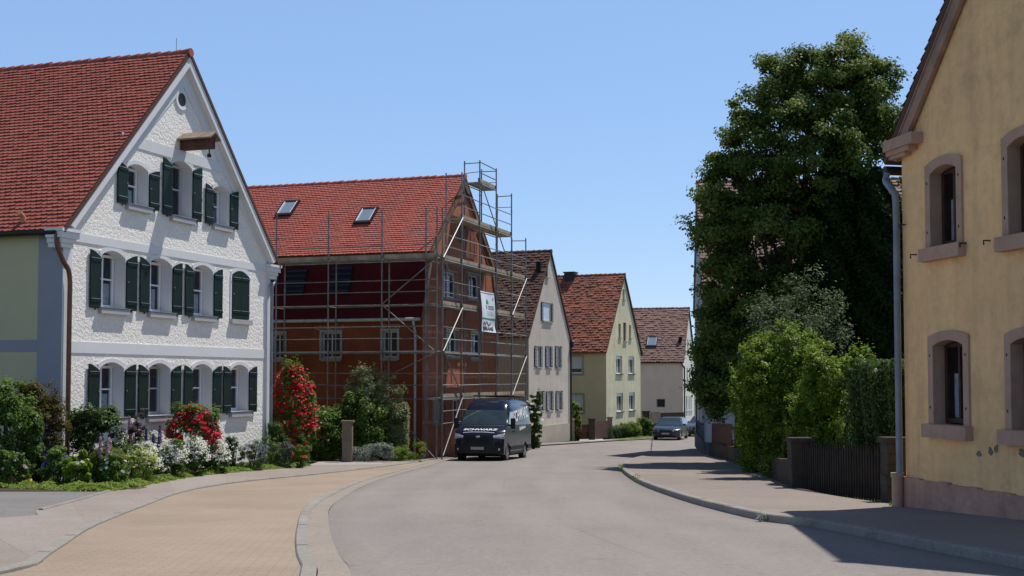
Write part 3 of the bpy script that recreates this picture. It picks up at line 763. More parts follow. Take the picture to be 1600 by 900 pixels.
# downpipes
pipe('downpipe', [(gx,-.02,gz-.05),(gx,-.05,gz-.35),(-.12,-.12,gz-.75),(.1,-.14,gz-1.1),(.12,-.14,gz-2.2),(.12,-.14,.0)], .062, M['copper'], wh.root)
xw = wh.W+.1
pipe('downpipe', [(xw+.2,.1,wh.he-.3),(xw+.15,-.05,wh.he-.55),(wh.W-.1,-.14,wh.he-.85),(wh.W-.13,-.14,wh.he-1.2),(wh.W-.13,-.14,0)], .055, M['zinc'], wh.root)
# painted strips on the shaded long wall
st = MB(); st.mbox(wh.S, .0, .75, 0, wh.he-.2, -.006, .01, 0)
_, zs1 = wh.sd(35,531); _, zs0 = wh.sd(35,550); st.mbox(wh.S, .755, wh.L, zs0, zs1, -.006, .01, 0)
st.build('painted_band', M['grey_blue'], wh.root)
# lightning rod and vent pipe
lr = MB(); lr.tube([(wh.W/2,.25,wh.hr+.1),(wh.W/2,.25,wh.hr+.62)], .009, 5); lr.build('lightning_rod', M['steel'], wh.root)
c_ = wh.rf(36,346); vp = MB(); vp.tube([c_+Vector((0,0,-.05)), c_+Vector((0,0,.12)), c_+Vector((-.14,0,.2))], .07, 10); vp.build('vent_pipe', M['terracotta'], wh.root, smooth=True)

# ================================================================== barn under renovation
rb = House('scaffolded_house', 'rust brown plastered house with new bright red tiled roof, under renovation behind scaffolding', 'house', (-3.68,50), WU, 9.55, 15.5, G(52)-.05, 5.0, 8.95)
# gable profile: steep lower roof below a kicked upper slope
KX, KZ = 1.0, 5.15 - rb.zb; EX, EZ = .0, 2.45 - rb.zb
rb.he = 5.6 - rb.zb - 1.05*(8.95-5.6)/(rb.W/2-1.05)*1.0
rb.he = max(rb.he, 4.3-rb.zb)
slope_z = lambda x: rb.he + (rb.hr-rb.he)*x/(rb.W/2)
rb.p = Vector((rb.W/2, 0, rb.hr-rb.he)).normalized()
KZ = slope_z(KX) - .05
prof = [(0,0),(rb.W,0),(rb.W,EZ),(rb.W-KX,KZ),(rb.W/2,rb.hr),(KX,KZ),(.05,EZ+.05),(0,EZ)]
wins_r = []
for bx_ in ((692,713,425,465),(731,749,430,467),(696,715,517,557),(735,752,521,561),(677,690,624,661),(706,718,624,661)):
    a = rb.frx(*bx_); rb.hF.append(arch(*a, 0)); wins_r.append(('F', a))
att = rb.frx(717,723,352,380); rb.hF.append(arch(*att, 0))
for bx_ in ((426,445,521,561),(503,532,519,560),(598,621,517,559)):
    a = rb.sdx(*bx_); rb.hS.append(arch(*a, 0)); wins_r.append(('S', a))
mb = MB()
mb.loops(rb.F, [prof] + rb.hF, 0, 0)
mb.loops(rb.S, [[(0,0),(rb.L,0),(rb.L,EZ),(0,EZ)]] + rb.hS, 0, 1)
mb.loops(rb.B, [[(0,0),(rb.L,0),(rb.L,EZ),(0,EZ)]], 0, 1)
mb.loops(lambda a,b,d: Vector((a,rb.L,b)), [prof], 0, 1)
for Mf, hs in ((rb.F, rb.hF), (rb.S, rb.hS)):
    for h in hs:
        mb.reveal(Mf, h, 0, .3, 2); xs_ = [p[0] for p in h]; ys_ = [p[1] for p in h]
        mb.loops(Mf, [[(min(xs_)-.2,min(ys_)-.2),(max(xs_)+.2,min(ys_)-.2),(max(xs_)+.2,max(ys_)+.2),(min(xs_)-.2,max(ys_)+.2)]], .7, 3)
        mb.loops(Mf, [[(min(xs_)-.2,min(ys_)-.2),(max(xs_)+.2,min(ys_)-.2),(max(xs_)+.2,max(ys_)+.2),(min(xs_)-.2,max(ys_)+.2)], h], .3, 3)
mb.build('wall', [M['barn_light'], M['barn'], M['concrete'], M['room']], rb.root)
# membrane covered steep lower roof
def mansard(side):
    m = MB(); X = (lambda x: x) if side == 0 else (lambda x: rb.W-x)
    a = (X(-.16), EZ-.1); b = (X(KX-.02), KZ+.02); e = .10
    for y0,y1 in ((-.02, rb.L),): m.hexa([Vector((a[0],y0,a[1])),Vector((a[0],y1,a[1])),Vector((b[0],y1,b[1])),Vector((b[0],y0,b[1])),Vector((X(-.24),y0,EZ-.06)),Vector((X(-.24),y1,EZ-.06)),Vector((X(KX-.12),y1,KZ+.06)),Vector((X(KX-.12),y0,KZ+.06))])
    o = m.build('lower_roof', M['membrane'], rb.root)
    if side == 0:
        f = MB(); f.box(X(KX-.30), X(KX-.26), -.02, rb.L, KZ-.62, KZ-.10); f.build('fascia_board', m_plain('red fascia membrane', (.17,.018,.02), .7, var=.2), o)
    return o
mansard(0); mansard(1)
dm = []
for bx_ in ((442,472,418,459),(512,543,413,459)):
    a0,a1,b0,b1 = rb.sdx(*bx_); d = MB(); xx = lambda z: -.2+(KX)*(z-EZ)/(KZ-EZ)-.06
    P = lambda a,b,o: Vector((xx(b)-o, a, b))
    d.hexa([P(a0,b0,-.02),P(a1,b0,-.02),P(a1,b1,-.02),P(a0,b1,-.02),P(a0,b0,.03),P(a1,b0,.03),P(a1,b1,.03),P(a0,b1,.03)],0)
    for k in range(5):
        z = b0+(b1-b0)*(k+.5)/5; d.hexa([P(a0,z-.04,.03),P(a1,z-.04,.03),P(a1,z+.04,.03),P(a0,z+.04,.03),P(a0,z-.04,.06),P(a1,z-.04,.06),P(a1,z+.04,.06),P(a0,z+.04,.06)],1)
    d.build('dormer_opening', [M['room'], m_plain('blue black batten', (.02,.025,.05), .6)], rb.root)
# upper roof
class _T: pass
save = (rb.he,)
kx_oh = -(KX-.42)/rb.p.x
rb.roof(M['tile_new'], .150, .18, kx_oh, .10, .003, sides=(0,), thick=.09)
vb = MB()
for sx in (1,-1):
    X = lambda x: x if sx == 1 else rb.W-x
    vb.slab(rb.F, [(X(KX-.3),slope_z(KX-.3)),(X(rb.W/2),rb.hr),(X(rb.W/2),rb.hr-.34),(X(KX),slope_z(KX)-.25)], -.09, -.02)
    vb.slab(rb.F, [(X(-.2),EZ-.05),(X(KX-.1),KZ),(X(KX+.1),KZ-.1),(X(.08),EZ-.05)], -.06, -.01)
vb.build('verge_board', m_plain('raw verge board', (.20,.115,.075), .85, var=.25, scale=3), rb.root)
for px_,py_ in ((450,326.5),(572.5,338)): rb.skylight(px_, py_, .82, 1.2)
g = MB(); g.tube([(-.30,0,EZ-.06),(-.30,rb.L,EZ-.06)], .075, 10); g.build('gutter', M['zinc_pale'], rb.root, smooth=True)
ydp, _ = rb.sd(650,560)
pipe('downpipe', [(-.30,ydp,EZ-.1),(-.24,ydp,EZ-.35),(-.1,ydp,EZ-.6),(-.09,ydp,EZ-1.2),(-.09,ydp,.3)], .055, M['zinc_pale'], rb.root)
for wl, a in wins_r:
    Mf = rb.F if wl == 'F' else rb.S
    fb = MB(); e = .09
    for x0,x1,y0,y1 in ((a[0]-e,a[0],a[2]-e,a[3]+e),(a[1],a[1]+e,a[2]-e,a[3]+e),(a[0],a[1],a[2]-e*1.4,a[2]),(a[0],a[1],a[3],a[3]+e)): fb.mbox(Mf, x0,x1,y0,y1,-.05,.0)
    fb.build('window_surround', M['concrete'], rb.root)
    rb.window(Mf, a[0], a[1], a[2], a[3], .10, M['frame_white'] if wl == 'F' else M['frame_grey'], 1, 0, .07, glass=None if wl == 'F' else M['dark_pane'], curtain=None, sill=M['concrete'])
# attic door and small opening
ad = rb.frx(727,741,357,404); d_ = MB(); d_.mbox(rb.F, ad[0],ad[1],ad[2],ad[3],-.03,.01); d_.mbox(rb.F, ad[0]-.08,ad[1]+.08,ad[3],ad[3]+.1,-.06,.01)
d_.build('attic_door', m_plain('reddish loading door', (.22,.075,.045), .85, var=.3, scale=3), rb.root)
# ground floor plaster lintel strip with faint lettering above the windows
def text_obj(body, size, mat, parent, M4, name='lettering', extrude=.004, sx=1.0, shear=0.0, align='CENTER'):
    cu = bpy.data.curves.new(name, 'FONT'); cu.body = body; cu.size = size; cu.extrude = extrude; cu.align_x = align; cu.align_y = 'CENTER'; cu.shear = shear; cu.resolution_u = 3; cu.offset = size*.02
    t = bpy.data.objects.new(name, cu); COL.objects.link(t); bpy.context.view_layer.update()
    me = bpy.data.meshes.new_from_object(t.evaluated_get(bpy.context.evaluated_depsgraph_get())); bpy.data.objects.remove(t); bpy.data.curves.remove(cu)
    me.transform(Matrix.Diagonal((sx,1,1,1))); me.transform(M4); me.materials.clear(); me.materials.append(mat); me.name = name
    o = bpy.data.objects.new(name, me); COL.objects.link(o); o.parent = parent; return o
def wall_text(house, which, a, b, body, size, mat, sx=1.0):
    if which == 'S': m4 = Matrix(((0,0,-1,-.008),(-1,0,0,a),(0,1,0,b),(0,0,0,1)))
    else: m4 = Matrix(((1,0,0,a),(0,0,-1,-.008),(0,1,0,b),(0,0,0,1)))
    return text_obj(body, size, mat, house.root, m4, 'wall_lettering', .003, sx)
a_, b_ = rb.sd(515,512.5); wall_text(rb, 'S', a_, b_, 'RESTAURANT', .22, M['letter_faint'])
a_, b_ = rb.sd(610,510); wall_text(rb, 'S', a_, b_, 'FENSTER', .22, M['letter_faint'])
a_, b_ = rb.fr(716,612); wall_text(rb, 'F', a_, b_, 'GASTHAUS', .3, m_plain('faint grey lettering', (.34,.22,.18), .9))

# ================================================================== grey gable house
g3 = House('grey_house', 'weathered grey gable house with dark brown roof and louvred shutters, just past the scaffolding', 'house', (.0137*70,70), (.3437,.939), 7.9, 9, G(70)-.1, 2.47, 7.55)
W3 = []
for x0,x1,y0,y1 in ((838,843.5,541,573),(855,859.5,541,573.5),(870,874,541,574),(842,846.5,611,641),(856,861,611,641),(871,875.5,611,640)):
    a = g3.frx(x0,x1,y0,y1); g3.hF.append(arch(*a,0)); W3.append(a)
aw = g3.frx(848,861,473,502); g3.hF.append(arch(*aw,0)); lw = g3.frx(852.5,856,415,433); g3.hF.append(arch(*lw,0))
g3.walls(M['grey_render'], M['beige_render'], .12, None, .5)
g3.roof(M['tile_brown'], .20, .20, .25, .10, .012, sides=(0,))
louv = m_plain('dark grey louvre shutter', (.035,.034,.028), .7, var=.3, scale=20)
def louvre(h, Mf, a0,a1,b0,b1, par):
    m = MB(); m.mbox(Mf, a0,a1,b0,b1,-.05,-.02)
    k = b0+.06
    while k < b1-.05: m.mbox(Mf, a0+.05,a1-.05,k,k+.035,-.06,-.05,1); k += .08
    return m.build('shutter', [louv, M['frame_grey']], par)
for a in W3:
    w_ = g3.window(g3.F, a[0],a[1],a[2],a[3], .1, M['frame_white'], 0, 0, .05, sill=M['concrete'], blind=(.98, M['blind']))
    sw = .40
    louvre(g3, g3.F, a[0]-sw, a[0]-.02, a[2], a[3], w_); louvre(g3, g3.F, a[1]+.02, a[1]+sw, a[2], a[3], w_)
w_ = g3.window(g3.F, *aw, .1, M['frame_white'], 1, 0, .06, sill=M['concrete'], blind=(.95, M['blind_blue'])); louvre(g3, g3.F, aw[0]-.35, aw[0]-.02, aw[2], aw[3], w_); louvre(g3, g3.F, aw[1]+.02, aw[1]+.3, aw[2], aw[3], w_)
g3.window(g3.F, *lw, .06, M['wood_dark'], 0, 3, .04, sill=M['concrete'])
pl = MB(); _, zp = g3.fr(855,664.5); pl.mbox(g3.F, -.03, g3.W+.03, 0, zp, -.06, 0); pl.mbox(g3.S, -.03, g3.L, 0, zp, -.06, 0); pl.build('plinth', m_stucco('sandy plinth', (.42,.36,.29), 25, .4, .02), g3.root)
pipe('downpipe', [(g3.W+.2,-.05,g3.he-.2),(g3.W+.05,-.1,g3.he-.6),(g3.W-.05,-.1,g3.he-1),(g3.W-.05,-.1,0)], .06, M['dark_metal'], g3.root)
hd = MB(); hd.box(g3.W-.02, g3.W+.28, -.25, .02, g3.he-.55, g3.he-.2); hd.build('rain_hopper', M['dark_metal'], g3.root)

# ================================================================== lime yellow house
g4 = House('yellow_green_house', 'lime yellow weathered house with mottled red roof and a dark chimney, in the middle distance', 'house', (.0774*84,84), (.37,.929), 8.7, 9.5, G(84)+.0, 1.98, 7.35)
W4 = []
for x0,x1,y0,y1 in ((962.5,972,556,584),(982,991,557,584),(963.6,973.5,614,643),(983,992,613,641)):
    a = g4.frx(x0,x1,y0,y1); g4.hF.append(arch(*a,0)); W4.append((a,'b'))
for x0,x1,y0,y1 in ((966.5,970,506,527),(974,978.5,504,533),(983,986,508,528),(973,976,452,468)):
    a = g4.frx(x0,x1,y0,y1); g4.hF.append(arch(*a,0)); W4.append((a,'n'))
S4 = []
for x0,x1,y0,y1 in ((888.5,909.5,557,583.5),(888.5,911,617,644)):
    a = g4.sdx(x0,x1,y0,y1); g4.hS.append(arch(*a,0)); S4.append(a)
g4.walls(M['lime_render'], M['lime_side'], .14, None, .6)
g4.roof(M['tile_mix'], .22, .22, .35, .12, .014, sides=(0,), gut=M['copper'])
for a, k in W4:
    g4.window(g4.F, *a, .12, M['frame_white'] if k == 'b' else M['wood_dark'], 0 if k == 'n' else 1, 0, .06, sill=m_plain('brown sill', (.16,.09,.07), .7) if k == 'b' else M['concrete'], blind=(.18, M['frame_white']) if k == 'b' else None, curtain=.4 if k == 'b' else None)
for a in S4:
    o = g4.window(g4.S, *a, .12, M['frame_white'], 0, 0, .07, sill=M['concrete'], blind=(.72, M['blind']))
    f_ = MB(); e = .14
    for x0,x1,y0,y1 in ((a[0]-e,a[0],a[2]-e,a[3]+e),(a[1],a[1]+e,a[2]-e,a[3]+e),(a[0],a[1],a[2]-e,a[2]-.08),(a[0],a[1],a[3],a[3]+e)): f_.mbox(g4.S, x0,x1,y0,y1,-.015,0)
    f_.build('window_surround', m_stucco('grey green surround', (.30,.29,.2), 25, .3, .02), o)
cy_ = g4.rf(890,436).y; cx_ = g4.rf(890,436).x
ch = MB(); zc = g4.hr+.35; ch.box(cx_-.15, cx_+.6, cy_-.38, cy_+.38, slope_z(0)*0+g4.he, zc, 0); ch.box(cx_-.22, cx_+.67, cy_-.45, cy_+.45, zc, zc+.08, 0)
ch.build('chimney', M['dark_metal'], g4.root)
pt = MB(); _, zt = g4.fr(975,668); pt.mbox(g4.F, 0, g4.W, 0, max(.3,zt), -.05, 0); pt.build('plinth', M['lime_side'], g4.root)

# ================================================================== pale pink house
g5 = House('pink_house', 'pale pink house with faded brown roof and one skylight, farthest along the bend', 'house', (.1405*105,105), (.26,.966), 8.3, 11, G(100)-.05, 1.55, 6.1)
a5 = g5.sdx(1025.5,1039.5,623,637); g5.hS.append(arch(*a5,0))
W5 = []
for x0,x1,y0,y1 in ((1068.5,1070,619,642),(1072,1074,619,642),(1076,1077.5,619,642),(1079,1080.5,619,642),(1070,1071.5,530,548),(1074,1075.5,530,548),(1069,1070.5,575,596),(1073,1074.5,575,596),(1077,1078.5,575,596)):
    a = g5.frx(x0,x1,y0,y1); g5.hF.append(arch(*a,0)); W5.append(a)
g5.walls(M['far_white'], M['pink_render'], .14, None, .5)
g5.roof(M['tile_far'], .26, .26, .35, .12, .014, sides=(0,), gut=M['dark_metal'])
g5.window(g5.S, *a5, .1, M['frame_grey'], 0, 0, .06, glass=M['dark_pane'])
for a in W5: g5.window(g5.F, *a, .12, M['frame_grey'], 0, 1, .05, sill=M['concrete'])
f_ = MB(); e = .18
for x0,x1,y0,y1 in ((a5[0]-e,a5[0],a5[2]-e,a5[3]+e),(a5[1],a5[1]+e,a5[2]-e,a5[3]+e),(a5[0],a5[1],a5[2]-e,a5[2]),(a5[0],a5[1],a5[3],a5[3]+e)): f_.mbox(g5.S, x0,x1,y0,y1,-.02,0)
f_.build('window_surround', M['pink_render'], g5.root)
g5.skylight(1019, 534, .95, 1.25)
pipe('downpipe', [(-.4,.1,g5.he-.3),(-.1,-.1,g5.he-.7),(.05,-.12,g5.he-1.1),(.05,-.12,0)], .06, M['dark_metal'], g5.root)

# ================================================================== shaded house behind the tree
cA = Vector((300/1900*52, 52, 0)); u6 = Vector((-.112,-.9937,0)); W6 = 10.5
A6 = cA - u6*W6
g6 = House('grey_white_house', 'tall grey white house in shade with brown tiled roof, half hidden behind the big tree', 'house', (A6.x, A6.y), (u6.x,u6.y), W6, 10, G(54)-.05, 3.45, 9.1)
W6l = []
for x0,x1,y0,y1 in ((1089,1092,617,657),(1093.5,1096.5,616,660)):
    a = g6.frx(x0,x1,y0,y1); a = (min(a[0],a[1]), max(a[0],a[1]), a[2], a[3]); g6.hF.append(arch(*a,0)); W6l.append(a)
for px_ in (1099.5,1090):
    a = g6.frx(px_-2,px_+1.2,505,545); g6.hF.append(arch(min(a[:2]),max(a[:2]),a[2],a[3],0)); W6l.append((min(a[:2]),max(a[:2]),a[2],a[3]))
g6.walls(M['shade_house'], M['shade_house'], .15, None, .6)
g6.roof(M['tile_far'], .22, .22, .35, .08, .012, sides=(0,1), gut=M['zinc'])
for a in W6l: g6.window(g6.F, *a, .12, M['frame_grey'], 1, 1, .06, sill=M['dark_plinth'])
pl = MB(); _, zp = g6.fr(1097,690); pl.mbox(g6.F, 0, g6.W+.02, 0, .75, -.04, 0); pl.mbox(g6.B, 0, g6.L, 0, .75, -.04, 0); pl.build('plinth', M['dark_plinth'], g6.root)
pipe('downpipe', [(g6.W+.25,.25,g6.he-.3),(g6.W+.1,.6,g6.he-.8),(g6.W+.08,.62,g6.he-1.2),(g6.W+.08,.62,0)], .06, M['zinc'], g6.root)
vb = MB()
for sx in (1,-1):
    X = lambda x: x if sx == 1 else g6.W-x
    vb.slab(g6.F, [(X(-.25),g6.he-.27),(X(g6.W/2),g6.hr),(X(g6.W/2),g6.hr-.32),(X(.02),g6.he-.3)], -.085, -.02)
vb.build('verge_board', M['zinc'], g6.root)

# ================================================================== near yellow house on the right
g7 = House('yellow_house', 'old yellow plastered house with pink window surrounds and pink plinth, close on the right', 'house', (613/1900*19, 19), (.1935,-.981), 9.0, 12, G(18.5)-.12, 3.3, 8.7)
xA7, zA7 = g7.fr(1383,236,-.13); xB7, zB7 = g7.fr(1474,2,-.13); sl7 = (zB7-zA7)/(xB7-xA7)
g7.he = zA7 - sl7*xA7 - .16*math.sqrt(1+sl7*sl7); g7.hr = g7.he + sl7*g7.W/2
g7.p = Vector((g7.W/2,0,g7.hr-g7.he)).normalized(); oh7 = max(.08, -xA7/g7.p.x + .0)
W7 = []
for x0,x1,y0,y1,rs in ((1456,1497,257,384,.09),(1578,1625,212,365,.09),(1461,1508,531,664,.08),(1583,1634,527,673,.08)):
    a = g7.frx(x0,x1,y0,y1); g7.hF.append(arch(*a,rs)); W7.append((a,rs))
g7.walls(M['yellow_wall'], M['yellow_wall'], .15, M['pink_stone'], .9)
g7.roof(M['tile_brown'], .16, .18, oh7, .13, .008, sides=(0,1), gut=None)
for (a, rs) in W7:
    s_ = MB(); e = .14; sur = arch(a[0]-e,a[1]+e,a[2]-.0,a[3]+e,rs); inn = arch(*a,rs)
    for j in range(1, len(sur)-1): s_.slab(g7.F, [sur[j],sur[j+1],inn[j+1],inn[j]], -.035, .004)
    s_.slab(g7.F, [sur[-1],sur[0],inn[0],inn[-1]], -.035, .004)
    for zz in (.2,.82):
        for xx in (a[0]-e*.55, a[1]+e*.5): s_.mbox(g7.F, xx-.007, xx+.007, a[2]+(a[3]-a[2])*zz-.018, a[2]+(a[3]-a[2])*zz+.018, -.045, -.035, 1)
    s_.build('window_surround', [M['pink_stone'], M['bark']], g7.root)
    o = g7.window(g7.F, a[0]+.02, a[1]-.02, a[2]+.02, a[3]-rs*.5, .15, M['frame_brown'], 1, 0, .06, curtain=.62)
    sl = MB(); sl.mbox(g7.F, a[0]-e-.05, a[1]+e+.05, a[2]-.20, a[2]-.002, -.13, .24); sl.build('window_sill', M['pink_stone'], o)
pl = MB(); xs7 = [0+.26*k for k in range(int(g7.W/.26)+1)]
zp = g7.fr(1425,747)[1]
for k in range(len(xs7)-1):
    t_ = zp + .012*math.sin(k*2.1)+rnd.uniform(-.012,.012); pl.mbox(g7.F, xs7[k]+.001-(.05 if k == 0 else 0), xs7[k+1]-.0, 0, t_, -.07-rnd.uniform(0,.006), 0)
weld(pl.build('plinth', M['plinth_pink'], g7.root))
# stone corbel under the verge
cb = MB()
for p_, y0_, y1_, xl, xr in ((.20,214,231,1379,1424),(.16,231,240,1384,1419),(.12,240,247,1390,1413)):
    xa_, _ = g7.fr(xl,230,-p_); xb_, _ = g7.fr(xr,230,-p_); za_ = g7.fr(1400,y0_,-p_)[1]; zb_ = g7.fr(1400,y1_,-p_)[1]
    cb.mbox(g7.F, xa_, xb_, zb_+.002, za_, -p_, .1)
cb.build('corbel', M['pink_stone'], g7.root)
vb = MB()
for sx in (1,-1):
    X = lambda x: x if sx == 1 else g7.W-x
    sl7 = (g7.hr-g7.he)/(g7.W/2)
    vb.slab(g7.F, [(X(-.2),g7.he-.2*sl7),(X(g7.W/2),g7.hr),(X(g7.W/2),g7.hr-.30),(X(.0),g7.he-.28)], -.10, -.03)
    vb.hexa([Vector((X(-.2),-.125,g7.he-.2*sl7-.02)),Vector((X(g7.W/2),-.125,g7.hr-.02)),Vector((X(g7.W/2),-.03,g7.hr-.02)),Vector((X(-.2),-.03,g7.he-.2*sl7-.02)),Vector((X(-.2),-.125,g7.he-.2*sl7+.016)),Vector((X(g7.W/2),-.125,g7.hr+.016)),Vector((X(g7.W/2),-.03,g7.hr+.016)),Vector((X(-.2),-.03,g7.he-.2*sl7+.016))])
vb.build('verge_board', M['soffit'], g7.root)
xd = g7.fr(1411,600)[0]
g = MB(); g.tube([(xA7-.08,-.10,zA7-.30),(xA7-.08,g7.L,zA7-.30)], .075, 10); g.build('gutter', M['dark_metal'], g7.root, smooth=True)
pipe('downpipe', [(xA7-.06,-.06,zA7-.34),(xA7-.06,-.10,zA7-.46),(xA7*.7,-.13,zA7-.56),(-.04,-.15,zA7-.68),(.0,-.11,zA7-.9),(.0,-.11,zA7-2.4),(.0,-.11,zp-.02)], .050, M['zinc'], g7.root, 14)
sp = MB(); sp.tube([(.0,-.15,-.0),(.0,-.15,zp+.02)], .085, 14); sp.tube([(.0,-.15,zp+.0),(.0,-.15,zp+.07)], .10, 14); sp.build('standpipe', M['pink_stone'], g7.root, smooth=True)
for px_, py_ in ((1415,351),(1510,380),(1547,376),(1432,398)):
    a_, b_ = g7.fr(px_,py_); h_ = MB(); h_.tube([(a_,.02,b_),(a_,-.1,b_),(a_+.02,-.11,b_-.06)], .012, 6); h_.build('iron_hook', M['dark_metal'], g7.root)
pp = MB()
patch = m_stucco('bare patch', (.20,.165,.13), 14, .5, .02)
for px_,py_,ww,hh in ((1530,709,.07,.035),(1548,705,.06,.05),(1557,701,.05,.06),(1598,708,.1,.05)):
    a_, b_ = g7.fr(px_,py_); pp.loops(g7.F, [[(a_+ww*math.cos(t)*(1+.25*math.sin(3*t+px_)), b_+hh*math.sin(t)*(1+.3*math.cos(2*t+px_))) for t in [k*.5236 for k in range(12)]]], -.003)
pp.build('plaster_patch', patch, g7.root)
# ------------------------------------------------------------------ scaffolding around the barn
sc_ = empty('scaffolding', rb.A, rb.root.rotation_euler.z)
tag(sc_, 'grey tube scaffolding with board decks wrapped around the rust brown house', 'scaffolding')
T = [-.58 + 2.22*i for i in range(6)]; SY = [1.34, 3.76, 6.18, 8.6, 11.0]
LV = [-.81 + 1.89*k - rb.zb for k in range(6)]     # deck heights above the house base
IN, OUT = -.38, -1.1
def gl(y): return G(rb.A.y + y) - rb.zb
def std(x, y, z1, z0=None):
    wp = rb.A + rb.u*x + rb.v*y; z0 = G(wp.y)-rb.zb+.10
    m = MB(); m.tube([(x,y,z0),(x,y,z1)], .031, 8); z = z0+1.9
    while z < z1-.3: m.tube([(x,y,z-.03),(x,y,z+.03)], .042, 8); z += 1.89
    m.build('standard', M['steel'], sc_, smooth=True)
    b = MB(); b.box(x-.07,x+.07,y-.07,y+.07,z0-.10,z0-.085); b.tube([(x,y,z0-.09),(x,y,z0+.02)], .018, 6); b.build('base_plate', M['steel'], sc_)
def rail(p, q, r=.025, mat=None, name='guard_rail'):
    p, q = Vector(p), Vector(q); p.z += rnd.uniform(-.012,.012); q.z += rnd.uniform(-.012,.012)
    m = MB(); m.tube([p, q], r, 6); return m.build(name, mat or M['steel'], sc_)
top_out = [LV[3]+2.0, LV[4]+1.95, LV[5]+.95, LV[5]+.95, LV[4]+2.0, LV[3]+2.0]
top_in = [LV[3]+2.0, LV[4]+1.95, LV[5]+.95, LV[5]+.95, LV[4]+2.0, LV[3]+2.0]
for i, t in enumerate(T):
    std(t, OUT, top_out[i]); std(t, IN, top_in[i])
    for k, z in enumerate(LV):
        if z < top_out[i]-.3: rail((t,IN,z-.06),(t,OUT,z-.06), .022, None, 'transom')
    rail((t,IN,top_out[i]-.12),(t,OUT,top_out[i]-.12), .022, None, 'transom')
    if i in (4,5,3): rail((t,IN,top_out[i]-.65),(t,OUT,top_out[i]-.65), .016, None, 'transom')
def deck(a0, a1, z, gable=True, toe=True):
    """two boards plus a toe board"""
    m = MB(); dy = (OUT+.04, IN-.04); mid = (dy[0]+dy[1])/2
    for y0,y1 in ((dy[0],mid-.01),(mid+.01,dy[1])):
        j = rnd.uniform(-.01,.02)
        if gable: m.box(a0+.03,a1-.03,y0,y1,z-.055+j*.3,z+j*.3)
        else: m.box(y0,y1,a0+.03,a1-.03,z-.055+j*.3,z+j*.3)
    m.build('deck_board', M['plank'] if rnd.random() < .6 else M['deck_metal'], sc_)
    m = MB(); e = rnd.uniform(-.02,.02)
    if not toe: pass
    elif gable: m.box(a0-.08,a1+.08,OUT+.032,OUT+.062,z+.006,z+.155+e*.3)
    else: m.box(OUT+.032,OUT+.062,a0-.08,a1+.08,z+.006,z+.155+e*.3)
    if toe: m.build('toe_board', M['plank'], sc_)
    m = MB()
    for yy in (OUT, IN):
        if gable: m.tube([(a0,yy,z-.09),(a1,yy,z-.09)], .024, 6)
        else: m.tube([(yy,a0,z-.09),(yy,a1,z-.09)], .024, 6)
    m.build('ledger', M['steel'], sc_)
bays = {0:(0,1,2,3,4), 1:(0,1,2,3,4), 2:(0,1,3,4), 3:(0,1,2,3,4), 4:(1,2,3), 5:(2,)}
for k, bs in bays.items():
    for i in bs:
        deck(T[i], T[i+1], LV[k], True, k not in (1,))
        for h in (.5, .98):
            if k == 5 and i == 2: rail((T[i],OUT,LV[k]+h-.1),(T[i+1],OUT,LV[k]+h-.1)); continue
            rail((T[i],OUT,LV[k]+h),(T[i+1],OUT,LV[k]+h), .021, M['steel_bright'] if rnd.random()<.25 else None)
for i in range(5):
    for h in (-.55, -1.05): rail((T[i],OUT,LV[0]+h),(T[i+1],OUT,LV[0]+h))
rail((T[2],IN,LV[5]+.4),(T[3],IN,LV[5]+.85)); 
def brace(i0, z0, i1, z1, bright=False): rail((T[i0],OUT-.05,z0),(T[i1],OUT-.05,z1), .024, M['steel_bright'] if bright else M['steel'], 'brace')
brace(0, gl(-1)+.15, 1, LV[0], True); brace(0, LV[1], 1, LV[2], True); brace(0, LV[3], 1, LV[4], True)
brace(0, LV[1], 1, LV[0]); brace(0, LV[3], 1, LV[2]); brace(4, LV[2], 5, LV[3], True); brace(4, LV[0], 5, LV[1], True)
brace(4, LV[2], 5, LV[1]); brace(2, LV[5], 3, LV[4]); brace(3, LV[4], 4, LV[3]); brace(3, LV[2], 4, LV[1])
# side run along the street-facing long wall
std(OUT, -1.07, LV[3]+2.0); std(IN, -.38, LV[3]+.1)
for j, y in enumerate(SY[:4]):
    std(OUT, y, LV[3]+2.0); std(IN, y, LV[3]-.02)
    for z in LV[:4]: rail((IN,y,z-.06),(OUT,y,z-.06), .022, None, 'transom')
ys_ = [-1.07] + SY
for j in range(4):
    for k in (0,1,2,3):
        if k in (1,2,3) and not (k == 2 and False):
            if k == 2: 
                rail((OUT,ys_[j],LV[k]-.03),(OUT,ys_[j+1],LV[k]-.03), .03, None, 'ledger'); rail((IN,ys_[j],LV[k]-.03),(IN,ys_[j+1],LV[k]-.03), .024, None, 'ledger')
            else: deck(ys_[j], ys_[j+1], LV[k], False, k == 3)
        rail((OUT,ys_[j],LV[k]+.5),(OUT,ys_[j+1],LV[k]+.5)); rail((OUT,ys_[j],LV[k]+.98),(OUT,ys_[j+1],LV[k]+.98))
    rail((OUT,ys_[j],LV[0]-.05),(OUT,ys_[j+1],LV[0]-.05))
rail((OUT-.05,SY[0],LV[3]-.1),(OUT-.05,-1.0,LV[1]+.1), .024, None, 'brace') if False else None
rail((OUT-.05,SY[0],LV[2]),(OUT-.05,-1.0,LV[3]-.1), .026, None, 'brace'); rail((OUT-.05,SY[0],LV[2]),(OUT-.05,-1.0,LV[1]), .026, None, 'brace'); rail((OUT-.05,SY[0],LV[0]),(OUT-.05,-1.0,gl(0)+.15), .026, None, 'brace')
rail((OUT-.05,SY[0]*.55,LV[0]+1.0),(OUT-.05,-1.0,LV[1]-.1), .02, None, 'brace')
